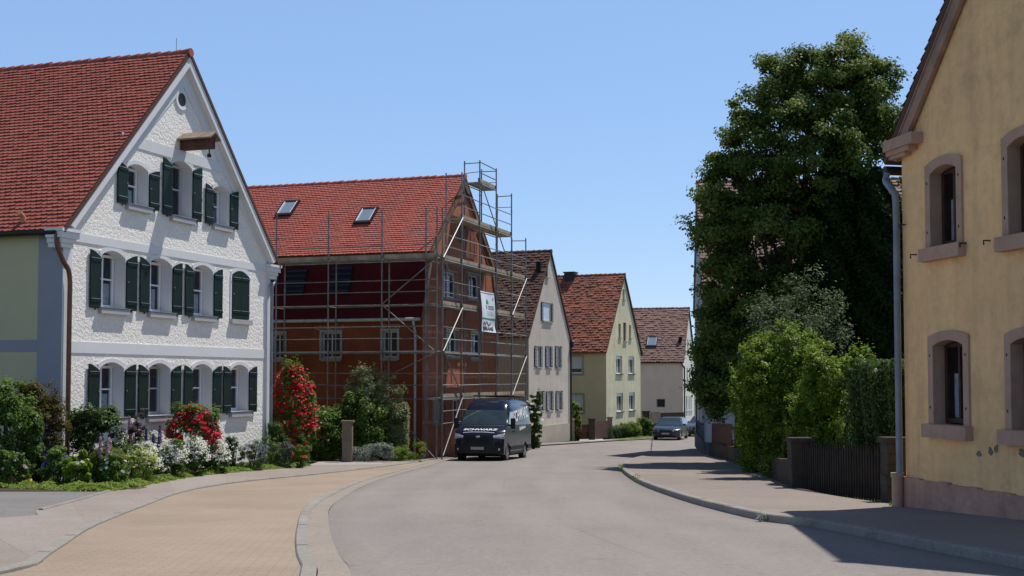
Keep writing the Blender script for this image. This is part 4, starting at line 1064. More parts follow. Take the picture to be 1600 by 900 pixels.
# ladders inside the attic bay
def ladder(name, label, p, q, side, wd=.4, mat=None):
    p, q = Vector(p), Vector(q); m = MB(); s = Vector(side)*wd/2
    for e in (-1,1): m.bar(p+s*e, q+s*e, .05, .05)
    o = m.build(name, mat or M['fence_brown']); n = int((q-p).length/.3)
    r = MB()
    for k in range(1, n): c = p.lerp(q, k/n); r.tube([c-s, c+s], .016, 6)
    r.build('rungs', mat or M['fence_brown'], o); tag(o, label, 'ladder'); return o
toW = lambda p: rb.A + rb.u*p[0] + rb.v*p[1] + Vector((0,0,p[2]))
tl = rb.fr(745,400)[0]
ladder('ladder', 'reddish ladder leaning on the gable behind the upper scaffold deck', toW((tl+.25,-.62,LV[3]+.02)), toW((tl-.1,-.08,LV[3]+1.75)), rb.u)
# banner hung on the scaffold
bt0, bz1 = rb.fr(751,454,OUT-.09); bt1, _ = rb.fr(772,460,OUT-.09); _, bz0 = rb.fr(752,518,OUT-.09)
ban = empty('advertising_banner', toW(((bt0+bt1)/2, OUT-.09, bz0)), rb.root.rotation_euler.z)
tag(ban, 'tall white advertising banner with green stripe and zigzag sign hung on the scaffolding', 'banner')
bw = (bt1-bt0)/2; bh = bz1-bz0
def curv(x, z): return -.05*math.sin(2.2*z)+.03*math.sin(3*x+z) - .12*max(0, 1-z/.45)**2*(.4+.6*(x/bw*.5+.5))
m = MB(); nxb, nzb = 10, 24
for i in range(nxb):
    for j in range(nzb):
        q = [(-bw+2*bw*(i+a)/nxb, bh*(j+b)/nzb) for a,b in ((0,0),(1,0),(1,1),(0,1))]
        m.add([(x, curv(x,z), z) for x,z in q])
sh = weld(m.build('sheet', M['banner'], ban)); sh.data.polygons.foreach_set("use_smooth", [True]*len(sh.data.polygons))
def on_ban(name, mat, rects, off=.006):
    m = MB()
    for x0,x1,z0,z1 in rects:
        n = 6
        for i in range(n):
            a, b = x0+(x1-x0)*i/n, x0+(x1-x0)*(i+1)/n
            nz = max(1, int((z1-z0)/.06))
            for k in range(nz):
                c, d = z0+(z1-z0)*k/nz, z0+(z1-z0)*(k+1)/nz
                m.add([(x, curv(x,z)-off, z) for x,z in ((a,c),(b,c),(b,d),(a,d))])
    return m.build(name, mat, ban)
fx = lambda u: -bw + 2*bw*u; fz = lambda v: bh*(1-v)
def R2(u0,u1,v0,v1): return (fx(u0), fx(u1), fz(v1), fz(v0))
on_ban('green_stripe', M['banner_green'], [R2(0,1,.655,.69)])
on_ban('tree_emblem', M['banner_green'], [R2(.42,.58,.225,.28), R2(.46,.54,.19,.225), R2(.49,.51,.165,.19), R2(.40,.60,.27,.30)])
on_ban('print', M['banner_grey'], [R2(.36,.40,.325,.43),R2(.36,.46,.325,.345),R2(.42,.46,.325,.43), R2(.54,.90,.34,.355), R2(.54,.57,.34,.43), R2(.62,.66,.34,.43), R2(.70,.74,.34,.43), R2(.78,.82,.34,.43), R2(.86,.90,.34,.43), R2(.54,.90,.415,.43), R2(.36,.86,.49,.495), R2(.36,.9,.53,.535), R2(.42,.86,.565,.572), R2(.86,.92,.13,.20)])
on_ban('top_band', M['banner_grey'], [R2(0,1,.03,.045)])
zz = [(.08,.80),(.17,.765),(.25,.82),(.37,.735),(.52,.835),(.72,.775)]
m = MB()
for k in range(len(zz)-1):
    for e in range(6):
        p, q = (Vector((fx(zz[k][0]+(zz[k+1][0]-zz[k][0])*t), 0, fz(zz[k][1]+(zz[k+1][1]-zz[k][1])*t))) for t in (e/6-.02, (e+1)/6+.02))
        p.y = curv(p.x,p.z)-.014; q.y = curv(q.x,q.z)-.014; m.bar(p, q, .012, .036)
m.build('zigzag_mark', M['ink'], ban)
tx = text_obj('BRAAS', .235, M['ink'], ban, Matrix(((1,0,0,0),(0,0,-1,0),(0,1,0,0),(0,0,0,1))), 'lettering', .003, .80)
xs_ = [v.co.x for v in tx.data.vertices]; k_ = 1.55*bw/(max(xs_)-min(xs_)); cx_ = (max(xs_)+min(xs_))/2
for v in tx.data.vertices:
    x_ = (v.co.x-cx_)*k_ + fx(.47); z_ = v.co.z + fz(.915); v.co = (x_, curv(x_, z_)-.014+v.co.y, z_)

# ------------------------------------------------------------------ vehicles
def vehicle_body(lower, upper, hw, fc, mat, parent, name='body', cols=None, edge=.10):
    """lower / upper: closed side outlines (y, z); hw(y, z) half width; fc(y, z, x) forward-edge rounding."""
    cols = cols or [-1,-.985,-.95,-.88,-.7,-.4,0,.4,.7,.88,.95,.985,1]
    def P(xn, y, z, top):
        yy = y + fc(y, z, xn); zz = z - (edge*abs(xn)**14 if top else 0)
        return Vector((hw(y, z)*xn, yy, zz))
    m = MB()
    for o, tp in ((lower, False), (upper, True)):
        n = len(o)
        for i in range(n):
            a, b = o[i], o[(i+1) % n]
            ta = tp and a[2]; tb = tp and b[2]
            if (len(a) > 3 and a[3] and len(b) > 3 and b[3]): continue     # shared belt edge: no face
            for j in range(len(cols)-1):
                m.add([P(cols[j],a[0],a[1],a[2]), P(cols[j+1],a[0],a[1],a[2]), P(cols[j+1],b[0],b[1],b[2]), P(cols[j],b[0],b[1],b[2])])
        for s in (-1, 1):
            pts = [P(s, q[0], q[1], q[2]) for q in o]
            for t in tessellate_polygon([[Vector((q[0], q[1], 0)) for q in o]]): m.add([pts[k] for k in t])
    ob = weld(m.build(name, mat, parent), .001)
    ob.data.polygons.foreach_set("use_smooth", [True]*len(ob.data.polygons)); ob.data.set_sharp_from_angle(angle=R(38))
    return ob, P

def wheel(parent, x, y, r, w_, side):
    m = MB(); c = Vector((x, y, r)); d = Vector((side,0,0))
    m.lathe(c, d, [(r*.62,-w_/2),(r*.93,-w_/2),(r,-w_/2+.03),(r,w_/2-.03),(r*.93,w_/2),(r*.62,w_/2-.01)], 28); wo = m.build('wheel', M['rubber'], parent, smooth=True)
    m = MB(); m.lathe(c, d, [(.001,-w_/2+.03),(r*.62,-w_/2+.03)], 20, 0); m.lathe(c, d, [(r*.66,w_/2-.015),(r*.60,w_/2-.005),(r*.57,w_/2-.05),(r*.2,w_/2-.03),(r*.14,w_/2-.005),(.001,w_/2-.005)], 20)
    for k in range(5):
        t = 2*math.pi*k/5; u = Vector((0,math.cos(t),math.sin(t))); m.bar(c+d*(w_/2-.012)+u*r*.1, c+d*(w_/2-.02)+u*r*.6, .05, .07)
    m.build('rim', M['alloy'], wo, smooth=True); return wo
def arcpts(cy, r, z0, n=9, flag=0):
    a = math.asin(min(1,(z0-r*.93)/(r*1.2))) if False else 0
    return [(cy + r*1.17*math.cos(t), .93*r + r*1.17*math.sin(t), 0) for t in [math.pi*(1-k/n) for k in range(n+1)]]

def make_van():
    p0 = gnd(788.7, 718); p1 = gnd(719, 714.5)
    fr_ = Vector((-.285, 48.0, 0)); th = R(12.5)
    ax = Vector((math.cos(th), -math.sin(th), 0)); bk = Vector((math.sin(th), math.cos(th), 0))
    o = fr_ - ax*.87 - bk*.98
    root = empty('delivery_van', (o.x, o.y, G(49.3)+.01), -th)
    tag(root, 'dark blue delivery van with white lettering on bonnet and side, parked before the scaffolding', 'van')
    dz = (G(51.5)-G(48))/3.4; root.rotation_euler = (math.atan(dz)*.9, 0, -th)
    L = 5.5; r = .345; fy, ry = .98, 4.28
    hw = lambda y, z: .99 - .15*max(0, (z-1.15)/1.4)**1.25 - .02*max(0,(.5-z))
    def fc(y, z, xn):
        f = max(0, 1 - y/1.9); k = .30 if z < 1.2 else .22
        return k*f*abs(xn)**3
    lower = [(.12,.30,0),(.02,.36,0),(.0,.62,0),(.03,.78,0),(.06,1.02,0),(.12,1.13,0),(.30,1.24,0),(.62,1.36,0),(.88,1.43,0,1),(1.3,1.43,0,1),(5.45,1.43,0,1),(5.5,1.0,0),(5.5,.40,0),(5.2,.34,0)]
    lower += [q for q in reversed(arcpts(ry, r, .34))] + [(3.2,.30,0),(2.1,.30,0)] + [q for q in reversed(arcpts(fy, r, .30))]
    upper = [(.88,1.43,0,1),(1.12,1.72,0),(1.42,2.05,.4),(1.60,2.24,1),(1.85,2.38,1),(2.3,2.47,1),(3.6,2.52,1),(5.1,2.50,1),(5.36,2.42,1),(5.42,2.2,0),(5.45,1.43,0,1)]
    body, P = vehicle_body(lower, upper, hw, fc, M['van_paint'], root, edge=.17)
    # windscreen
    def patch(name, mat, outline, n, off, x0, x1, top=0, shrink=0):
        m = MB(); pts = outline
        for i in range(len(pts)-1):
            for j in range(n):
                a, b = x0+(x1-x0)*j/n, x0+(x1-x0)*(j+1)/n
                q = [P(a,*pts[i],top), P(b,*pts[i],top), P(b,*pts[i+1],top), P(a,*pts[i+1],top)]
                nn = (q[1]-q[0]).cross(q[3]-q[0]).normalized(); 
                if nn.y > 0 or (abs(nn.y) < .01 and nn.z < 0): nn = -nn
                m.add([v + nn*off for v in q])
        ob = weld(m.build(name, mat, root), .004); ob.data.polygons.foreach_set("use_smooth", [True]*len(ob.data.polygons)); return ob
    patch('windscreen', M['car_glass'], [(.91,1.465),(1.12,1.72),(1.40,2.03)], 12, .012, -.93, .93)
    patch('windscreen_cowl', M['plastic_black'], [(.80,1.405),(.90,1.445)], 12, .012, -.9, .9)
    # front: grille, bumper, lamps, plate
    patch('grille', M['plastic_black'], [(.012,.70),(.03,.78),(.06,1.02)], 10, .014, -.60, .60)
    g = MB()
    for z in (.80,.87,.94): g.box(-.46,.46,.0+.015,.05,z-.012,z+.012)
    g.build('grille_bar', M['rubber'], root)
    e = MB(); e.lathe((0,.035,1.0),(0,1,0),[(.001,-.02),(.045,-.02),(.055,0)],18); eo = e.build('round_badge', M['chrome'], root); eo.scale = (1.8,1,.8); eo.location = (0,0,.2)
    for s in (-1,1):
        x0_, x1_ = (.60,.995) if s > 0 else (-.995,-.60)
        hl = patch('headlight', M['lamp_glass'], [(.05,.935),(.06,1.02),(.12,1.13),(.20,1.185)], 6, .016, x0_, x1_)
        for v_ in hl.data.vertices:       # slant the inner lower corner, as a swept lamp
            k_ = 1-(abs(v_.co.x)/.98-.60)/.395; v_.co.z += -.02 - .07*max(0,k_)*(v_.co.z-.93)/.25 + .05*max(0,k_)*(1-(v_.co.z-.93)/.25)
        f = MB(); cc = P(s*.80,.01,.52,0); f.lathe(cc+Vector((0,-.012,0)),(0,1,0),[(.001,0),(.05,0),(.065,.02)],14); f.build('fog_lamp', M['lamp_glass'], root)
    patch('bumper', M['plastic_black'], [(.10,.31),(.01,.37),(.0,.62),(.012,.70)], 14, .012, -.985, .985)
    m = MB(); m.box(-.26,.26,-.02,-.004,.50,.61); m.build('number_plate', M['plate'], root)
    # sides
    for s in (-1,1):
        X = lambda y, z, o=.006: Vector((s*(hw(y,z)+o), y, z))
        m = MB(); q = [(1.14,1.46),(2.12,1.46),(2.12,1.97),(1.52,1.97),(1.22,1.66)]
        # side window follows the body side
        m.add([X(y+.10,z,.008) for y,z in q]); m.build('side_window', M['car_glass'], root)
        m = MB()
        for ya in (1.10,2.26,3.58): m.hexa([X(ya,.42),X(ya+.014,.42),X(ya+.014,1.42),X(ya,1.42),X(ya,.42,.009),X(ya+.014,.42,.009),X(ya+.014,1.42,.009),X(ya,1.42,.009)])
        m.box(*(sorted((s*(.99-.0),s*(.99+.010)))), 2.3, 5.3, 1.43, 1.455)
        m.build('door_seam', M['plastic_black'], root)
        m = MB(); 
        for y0,y1 in ((1.42,3.82),(4.76,5.45)): m.box(*sorted((s*.975,s*1.012)), y0, y1, .46, .62)
        m.box(*sorted((s*.97,s*.998)), 1.42, 3.82, .30, .40); m.build('side_cladding', M['plastic_black'], root)
        m = MB(); m.box(*sorted((s*1.0,s*1.03)), 2.0, 2.2, 1.16, 1.20); m.build('door_handle', M['plastic_black'], root)
        mi = MB(); c = Vector((s*1.16,1.12,1.52)); 
        mi.hexa([c+Vector((-.09,-.03,-.22)),c+Vector((.09,-.03,-.22)),c+Vector((.08,.10,-.2)),c+Vector((-.08,.10,-.2)),c+Vector((-.09,-.03,.20)),c+Vector((.09,-.03,.20)),c+Vector((.08,.10,.18)),c+Vector((-.08,.10,.18))])
        mi.bar(Vector((s*.95,1.16,1.46)), c+Vector((0,.05,-.1)), .07, .07); mir = mi.build('wing_mirror', M['plastic_black'], root)
        # wheels and dark wells
        for yy in (fy, ry): wheel(root, s*.87, yy, r, .22, s)
        m = MB()
        for yy in (fy, ry): m.box(*sorted((s*.55,s*.74)), yy-r*1.15, yy+r*1.15, .32, .93*r+r*1.15)
        m.build('wheel_well', M['rubber'], root)
        # arch lips
        m = MB()
        for yy in (fy, ry):
            pts = [Vector((s*(.99-.004), yy+r*1.2*math.cos(t), .93*r+r*1.2*math.sin(t))) for t in [math.pi*k/12 for k in range(13)]]
            m.tube(pts, .02, 6)
        m.build('arch_lip', M['plastic_black'], root, smooth=True)
    # bonnet lettering (lies on the sloping bonnet) and side lettering
    h0, h1 = Vector((0,.30,1.24)), Vector((0,.62,1.36)); up = (h1-h0).normalized(); nrm = Vector((0,-up.z,up.y))
    c = Vector((.02,.36,1.262))+nrm*.012
    m4 = Matrix(((1,0,0,c.x),(0,up.y,nrm.y,c.y),(0,up.z,nrm.z,c.z),(0,0,0,1)))
    text_obj('SCHWARZ', .24, M['decal'], root, m4, 'lettering', .003, 1.15, .12)
    c2 = Vector((.08,.155,1.165))
    m = MB(); m.tube([Vector((-.62,.20,1.15)),Vector((-.3,.165,1.178)),Vector((.3,.165,1.178)),Vector((.62,.20,1.15))], .012, 5); m.build('bonnet_stripe', M['decal'], root)
    ang = math.atan2(.15*1.25/1.4, 1)*.8
    for s in (1,-1):
        zz_ = 1.86; xx = s*(hw(3.4,zz_)+.012); rot = R(5)
        dirx = Vector((0, s*math.cos(rot), math.sin(rot)*1)); diru = Vector((-s*.10, -s*math.sin(rot), 1)).normalized(); nn = Vector((s,0,.10)).normalized()
        m4 = Matrix(((dirx.x,diru.x,nn.x,xx),(dirx.y,diru.y,nn.y,3.6),(dirx.z,diru.z,nn.z,zz_),(0,0,0,1)))
        text_obj('SCHWARZ', .62, M['decal'], root, m4, 'lettering', .004, .92, .2)
        m4b = m4.copy(); m4b.translation = Vector((s*(hw(3.6,1.42)+.014), 3.75, 1.34)); text_obj('Dachdeckerei', .24, M['decal'], root, m4b, 'lettering', .003, .9, .2)
    # roof rack
    m = MB()
    for y in (2.3,3.3,4.3,5.1): m.tube([(-.74,y,2.42),(-.72,y,2.62),(.72,y,2.62),(.74,y,2.42)], .022, 6)
    for x in (-.72,.72): m.tube([(x,2.1,2.64),(x,5.2,2.64)], .022, 6)
    m.build('roof_rack', M['dark_metal'], root)
    m = MB(); m.box(-.8,.8,.75,5.0,.22,.34); m.build('underbody', M['rubber'], root)
    m = MB()
    for s in (-.08,.35): m.bar(Vector((s-.35,.93,1.47)), Vector((s+.22,.96,1.50)), .015,.015)
    m.build('wiper', M['plastic_black'], root)
make_van()

def make_car(name, label, o, th, L, Wd, H, paint, boot):
    root = empty(name, o, -th); tag(root, label, 'car')
    r = .32; fy, ry = .80, L-.92; bz = .93
    hw = lambda y, z: Wd/2 - .22*max(0,(z-bz)/(H-bz)) - .03*max(0,.5-z)
    def fc(y, z, xn): return .34*max(0,1-y/1.3)*abs(xn)**3 - .2*max(0,1-(L-y)/.8)*abs(xn)**3
    lower = [(.12,.20,0),(.0,.30,0),(.0,.52,0),(.06,.66,0),(.18,.74,0),(.7,.84,0),(1.30,bz,0,1),(2.4,bz,0,1),(L-.1,bz,0,1),(L,.8,0),(L,.35,0),(L-.2,.22,0)]
    lower += [q for q in reversed(arcpts(ry, r, .2))] + [(L-2.0,.2,0),(1.7,.2,0)] + [q for q in reversed(arcpts(fy, r, .2))]
    upper = [(1.30,bz,0,1),(1.72,1.16,0),(2.10,H-.06,.5),(2.35,H-.01,1),(3.0,H,1)] + ([(L-.75,H-.04,1),(L-.35,H-.12,1)] if boot else [(3.5,H-.06,1),(L-.85,1.12,.3),(L-.5,bz+.02,0)]) + [(L-.1,bz,0,1)]
    body, P = vehicle_body(lower, upper, hw, fc, paint, root, edge=.07)
    m = MB()
    for a, b in (((1.36,bz+.03),(1.72,1.16)),((1.72,1.16),(2.07,H-.075))):
        for j in range(8):
            x0, x1 = -.9+1.8*j/8, -.9+1.8*(j+1)/8
            m.add([P(x0,*a,0)+Vector((0,-.008,.008)),P(x1,*a,0)+Vector((0,-.008,.008)),P(x1,*b,0)+Vector((0,-.008,.008)),P(x0,*b,0)+Vector((0,-.008,.008))])
    m.build('windscreen', M['car_glass'], root, smooth=True)
    m = MB(); m.box(-.42,.42,-.012,.02,.30,.46); m.box(-.36,-.03,-.01,.05,.53,.67); m.box(.03,.36,-.01,.05,.53,.67); m.build('grille', M['plastic_black'], root)
    m = MB(); m.box(-.26,.26,-.03,-.014,.40,.51); m.build('number_plate', M['plate'], root)
    m = MB(); m.lathe((0,.16,.735),(0,-.5,1),[(.001,.012),(.04,.012),(.045,0)],12); m.build('round_badge', M['chrome'], root)
    for s in (-1,1):
        m = MB(); q = [P(s*.50,.035,.58,0),P(s*.96,.06,.60,0),P(s*.97,.16,.72,0),P(s*.52,.12,.70,0)]; m.add([v+Vector((s*.01,-.014,.006)) for v in q]); m.build('headlight', M['lamp_glass'], root)
        X = lambda y,z: Vector((s*(hw(y,z)+.006), y, z))
        for q in ([(1.66,bz+.03),(2.72,bz+.03),(2.72,H-.10),(2.22,H-.10)], [(2.80,bz+.03),(L-1.0,bz+.03),(L-1.15,H-.13),(2.80,H-.10)]):
            m = MB(); m.add([X(*v) for v in q]); m.build('side_window', M['car_glass'], root)
        m = MB(); c = Vector((s*(Wd/2+.08),1.66,bz+.06)); m.hexa([c+Vector((x*.09,y*.05,z*.06)) for z in (-1,1) for x,y in ((-1,-1),(1,-1),(1,1),(-1,1))]); m.build('wing_mirror', paint, root)
        for yy in (fy, ry): wheel(root, s*(Wd/2-.12), yy, r, .20, s)
        m = MB(); 
        for yy in (fy,ry): m.box(*sorted((s*.45,s*(Wd/2-.24))), yy-r*1.1, yy+r*1.1, .22, .93*r+r*1.1)
        m.build('wheel_well', M['rubber'], root)
    m = MB(); m.box(-.7,.7,.5,L-.5,.16,.24); m.build('underbody', M['rubber'], root)
    return root
th = R(17); pr = Vector((260.7/1900*80, 80, 0)); ax = Vector((math.cos(th),-math.sin(th),0)); bk = Vector((math.sin(th),math.cos(th),0))
o = pr - ax*.78 - bk*.8; make_car('parked_car', 'dark estate car parked in front of the pale pink house, nearest of the two cars', (o.x,o.y,G(81)+.01), th, 4.5, 1.80, 1.47, M['car_paint'], True)
pr = Vector((276.5/1900*88, 88, 0)); o = pr + ax*.78*0 - bk*.8 + ax*.75
make_car('parked_car', 'second dark car behind the estate car, partly hidden by the house corner', (o.x,o.y,G(88)+.01), th, 4.3, 1.78, 1.46, m_plain('grey blue car paint', (.05,.06,.075), .25, .2, .5, .05, 2, coat=.9), True)
# ------------------------------------------------------------------ leaves
rg = np.random.default_rng(11)
def leaf_mesh(name, P, N, size, mat, aspect=.55, jit=.35, parent=None, shade=None):
    n = len(P); P = np.asarray(P, float); N = np.asarray(N, float)
    N = N + rg.normal(0, jit, (n,3)); N /= np.linalg.norm(N, axis=1)[:,None] + 1e-9
    T_ = rg.normal(0, 1, (n,3)); T_ -= N*(T_*N).sum(1)[:,None]; T_ /= np.linalg.norm(T_, axis=1)[:,None] + 1e-9
    B = np.cross(N, T_); s = size*rg.uniform(.65, 1.35, n)[:,None]
    fold = N*s*.16
    V = np.empty((n,4,3)); V[:,0] = P - T_*s*.5; V[:,1] = P + B*s*aspect*.5 + fold; V[:,2] = P + T_*s*.5; V[:,3] = P - B*s*aspect*.5 + fold
    me = bpy.data.meshes.new(name); me.vertices.add(n*4); me.loops.add(n*4); me.polygons.add(n)
    me.vertices.foreach_set("co", V.reshape(-1)); me.loops.foreach_set("vertex_index", np.arange(n*4, dtype=np.int32))
    me.polygons.foreach_set("loop_start", np.arange(0, n*4, 4, dtype=np.int32)); me.polygons.foreach_set("loop_total", np.full(n, 4, dtype=np.int32))
    me.update(); me.materials.append(mat)
    a = me.attributes.new("rnd", 'FLOAT', 'FACE')
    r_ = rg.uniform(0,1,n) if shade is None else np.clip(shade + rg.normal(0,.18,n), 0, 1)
    a.data.foreach_set("value", r_.astype(np.float32)); me.validate()
    o = bpy.data.objects.new(name, me); COL.objects.link(o)
    if parent: o.parent = parent
    return o

def dirs(n):
    d = rg.normal(0,1,(n,3)); return d/np.linalg.norm(d,axis=1)[:,None]

def clumps(ells, nc, r0, r1, shell=.55):
    """clump centres spread through the outer volume of several ellipsoids -> (centre, radius, outward)"""
    vol = np.array([e[1][0]*e[1][1]*e[1][2] for e in ells])**.67; vol /= vol.sum(); out = []
    for e, k in zip(ells, (vol*nc+.99).astype(int)):
        d = dirs(k); r = shell + (1-shell)*rg.uniform(0,1,k)**.6
        c = np.array(e[0]) + d*r[:,None]*np.array(e[1])
        for i in range(k): out.append((c[i], rg.uniform(r0,r1), d[i]))
    return out
def fill(cl, per, up=.5, flat=.75):
    Ps, Ns, Sh = [], [], []
    for c, r, d in cl:
        k = max(6, int(per*rg.uniform(.6,1.4))); q = dirs(k)*(rg.uniform(0,1,k)**.45)[:,None]*r*np.array((1,1,flat))
        Ps.append(c+q); nn = q/ (np.linalg.norm(q,axis=1)[:,None]+1e-6)*.5 + np.array(d)*.4 + np.array((0,0,up)); Ns.append(nn)
        Sh.append(np.full(k, rg.uniform(.2,.8)))
    return np.concatenate(Ps), np.concatenate(Ns), np.concatenate(Sh)

def shrub(name, label, cat, x0, x1, y0, y1, mat, leaf=.07, n=2500, Y=None, group=None, depth=1.0, aspect=.5, clump=.22, up=.5, lobes=5, stems=True, skirt=.0, kind=None):
    """irregular bush filling a pixel box; (x0..x1, y0 top, y1 foot)"""
    cx = (x0+x1)/2
    b = gnd(cx, y1) if Y is None else None
    if b is None: b = at(cx, y1, Y); b.z = G(Y)+.04
    Yc = b.y; wd = (x1-x0)/FPX*Yc; h = at(cx,y0,Yc).z - b.z; rx = wd/2; ry = rx*depth
    ctr = np.array((b.x, b.y+(ry*.8 if Y is None else 0), b.z))
    ells = [(np.array((0,0,h*.42)), np.array((rx*.86, ry*.86, h*.56)))]
    for _ in range(lobes):
        a = rg.uniform(0,2*math.pi); z = rg.uniform(.22,.92); k = rg.uniform(.24,.42); m_ = .80*math.sqrt(max(.02,1-((z-.42)/.58)**2))
        ells.append((np.array((rx*m_*math.cos(a), ry*m_*math.sin(a), h*z*.92)), np.array((rx*k, ry*k, h*k*.55))))
    n = int(n*1.7); cl = clumps(ells, max(18, int(n/80)), clump*min(rx,h)*.7, clump*min(rx,h)*1.5, .5)
    P, N, S = fill(cl, n/len(cl), up)
    q0, q1 = np.percentile(P[:,0], (1.5, 98.5)); P[:,0] = (P[:,0]-(q0+q1)/2)*(2*rx/(q1-q0)); P[:,2] = np.abs(P[:,2]-.01)+.01; P[:,2] *= h/np.percentile(P[:,2], 98.8)
    fl = 1+skirt*np.clip(1-P[:,2]/(.42*h),0,1); P[:,0] *= np.minimum(fl, rx*1.02/np.maximum(np.abs(P[:,0]),1e-3)).clip(.6,1.32); P[:,1] *= fl
    fly = (rg.uniform(0,1,len(P)) < .07)[:,None]; P = np.where(fly, P*rg.uniform(1.0,1.08,(len(P),1)), P); P[:,2] = np.maximum(P[:,2], .02+rg.uniform(0,.06,len(P)))
    S = S*(.55+.45*np.clip(P[:,2]/h,0,1)); o = leaf_mesh(name, P, N, leaf, mat, aspect, .4, None, S); o.location = Vector(ctr); tag(o, label, cat, group, kind)  # leaves toned darker towards the foot: shade put into the colour
    if stems:
        m = MB()
        for _ in range(9):
            c = cl[rg.integers(len(cl))][0]; m.tube([(rg.normal(0,.05)*rx,rg.normal(0,.05)*ry,-.03), (c[0]*.5,c[1]*.5,c[2]*.55), (c[0]*.95,c[1]*.95,c[2]*.95)], [.018*h+.004,.012*h+.003,.004], 5)
        m.build('stems', M['bark'], o)
    o["h"] = h; o["rx"] = rx; o["ry"] = ry
    return o, (rx, ry, h, cl)

def rosette():
    m = MB()
    for ring, (r, z, k, t) in enumerate(((1,.0,7,.35),(.72,.12,6,.6),(.42,.2,5,.9))):
        for i in range(k):
            a = 2*math.pi*(i+ring*.4)/k; u = Vector((math.cos(a),math.sin(a),0)); v = Vector((-u.y,u.x,0))
            m.add([u*r*.15+Vector((0,0,z)), u*r*.65+v*r*.42+Vector((0,0,z+r*.22*t)), u*r+Vector((0,0,z+r*.5*t)), u*r*.65-v*r*.42+Vector((0,0,z+r*.22*t))])
    return m
def blossoms(parent, pts, size, mat, name='blossom', nrm=None):
    first = None
    for i, p in enumerate(pts):
        if first is None: o = rosette().build(name, mat, parent); first = o
        else: o = first.copy(); COL.objects.link(o); o.parent = parent
        o.location = p; s = size*rg.uniform(.7,1.25); o.scale = (s,s,s); d = Vector(nrm[i]) if nrm is not None else Vector((rg.normal(0,.5),-.7+rg.normal(0,.3),.8))
        o.rotation_euler = d.to_track_quat('Z','Y').to_euler()
def surf_pts(info, k, front=True, zlo=.2, zhi=1.0, bias=None):
    rx, ry, h, cl = info; out = []; nn = []
    tries = 0
    while len(out) < k and tries < 20000:
        tries += 1; d = dirs(1)[0]
        if front and d[1] > .35: continue
        p = np.array((d[0]*rx*1.03, d[1]*ry*1.08, h*.5+d[2]*h*.5))
        if not (zlo*h <= p[2] <= zhi*h): continue
        if bias is not None and rg.uniform() > bias(p[0]/rx, p[2]/h): continue
        out.append(p); nn.append((d[0], d[1]-.2, d[2]+.3))
    return out, nn
def tiny(parent, info, k, size, mat, name='blossoms', zlo=.4, zhi=1.02, cl=6, spread=.06, front=True):
    pts, nn = surf_pts(info, max(1,k//cl), front, zlo, zhi); P = []; N = []
    for p, q in zip(pts, nn):
        for _ in range(cl): P.append(np.array(p)+rg.normal(0,spread,3)*np.array((1,1,.4))); N.append((q[0]*.4,q[1]*.4-.3,1))
    o = leaf_mesh(name, np.array(P), np.array(N), size, mat, .9, .35, parent); tag(o, kind='stuff'); return o
def spikes(name, label, cat, x0, x1, y0, y1, mat, n=7, group=None, leafmat=None):
    """upright flower spikes on leafy stems"""
    cx = (x0+x1)/2; b = gnd(cx, y1); Y = b.y; wd = (x1-x0)/FPX*Y; h = at(cx,y0,Y).z-b.z; root = empty(name, b); tag(root, label, cat, group)
    P=[];N=[]; st = MB()
    for i in range(n):
        bx = rg.uniform(-wd/2,wd/2); by = rg.uniform(-.15,.25); hh = h*rg.uniform(.72,1.0); st.tube([(bx*.4,by,0),(bx,by,hh*.6),(bx*1.05,by,hh)], [.008,.006,.003], 4)
        Pf=[];Nf=[]
        for k in range(150):
            t = rg.uniform(.55,1); r = .05*(1.25-t)*1.4; a = rg.uniform(0,6.28); Pf.append((bx+r*math.cos(a),by+r*math.sin(a),hh*t)); Nf.append((math.cos(a),math.sin(a),.3))
        leaf_mesh('flower_spike', np.array(Pf), np.array(Nf), .055, mat, .8, .3, root)
        for k in range(40): 
            t = rg.uniform(.02,.55); a = rg.uniform(0,6.28); r = .14*(1-t); P.append((bx*.8+r*math.cos(a),by+r*math.sin(a),hh*t)); N.append((math.cos(a)*.5,math.sin(a)*.5,.8))
    st.build('stems', M['leaf_mid'], root); leaf_mesh('leaves', np.array(P), np.array(N), .10, leafmat or M['leaf_mid'], .4, .4, root); return root
def boxball(name, label, x0, x1, y0, y1, group):
    cx=(x0+x1)/2; b = gnd(cx,y1); Y=b.y; r=(x1-x0)/FPX*Y/2; h = at(cx,y0,Y).z-b.z; n=5200; d=dirs(n); d[:,2]=np.where(d[:,2]<-.85,-d[:,2],d[:,2])
    e = np.sign(d)*np.abs(d)**.75
    wob = 1+.05*np.sin(7*d[:,0]+3*d[:,2])+.04*np.sin(9*d[:,1]+5*d[:,2]); P = e*np.array((r,r,h/2))*(wob*rg.uniform(.93,1.01,n))[:,None]; P[:,2] += h/2
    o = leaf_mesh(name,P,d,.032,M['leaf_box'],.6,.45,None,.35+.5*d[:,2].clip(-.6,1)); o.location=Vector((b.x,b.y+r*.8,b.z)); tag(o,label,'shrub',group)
    c = MB(); c.lathe((0,0,0),(0,0,1),[(.03,-.05),(r*.7,h*.1),(r*.86,h*.5),(r*.6,h*.87),(.01,h*.93)],14); c.build('inner_twigs', M['bark'], o)

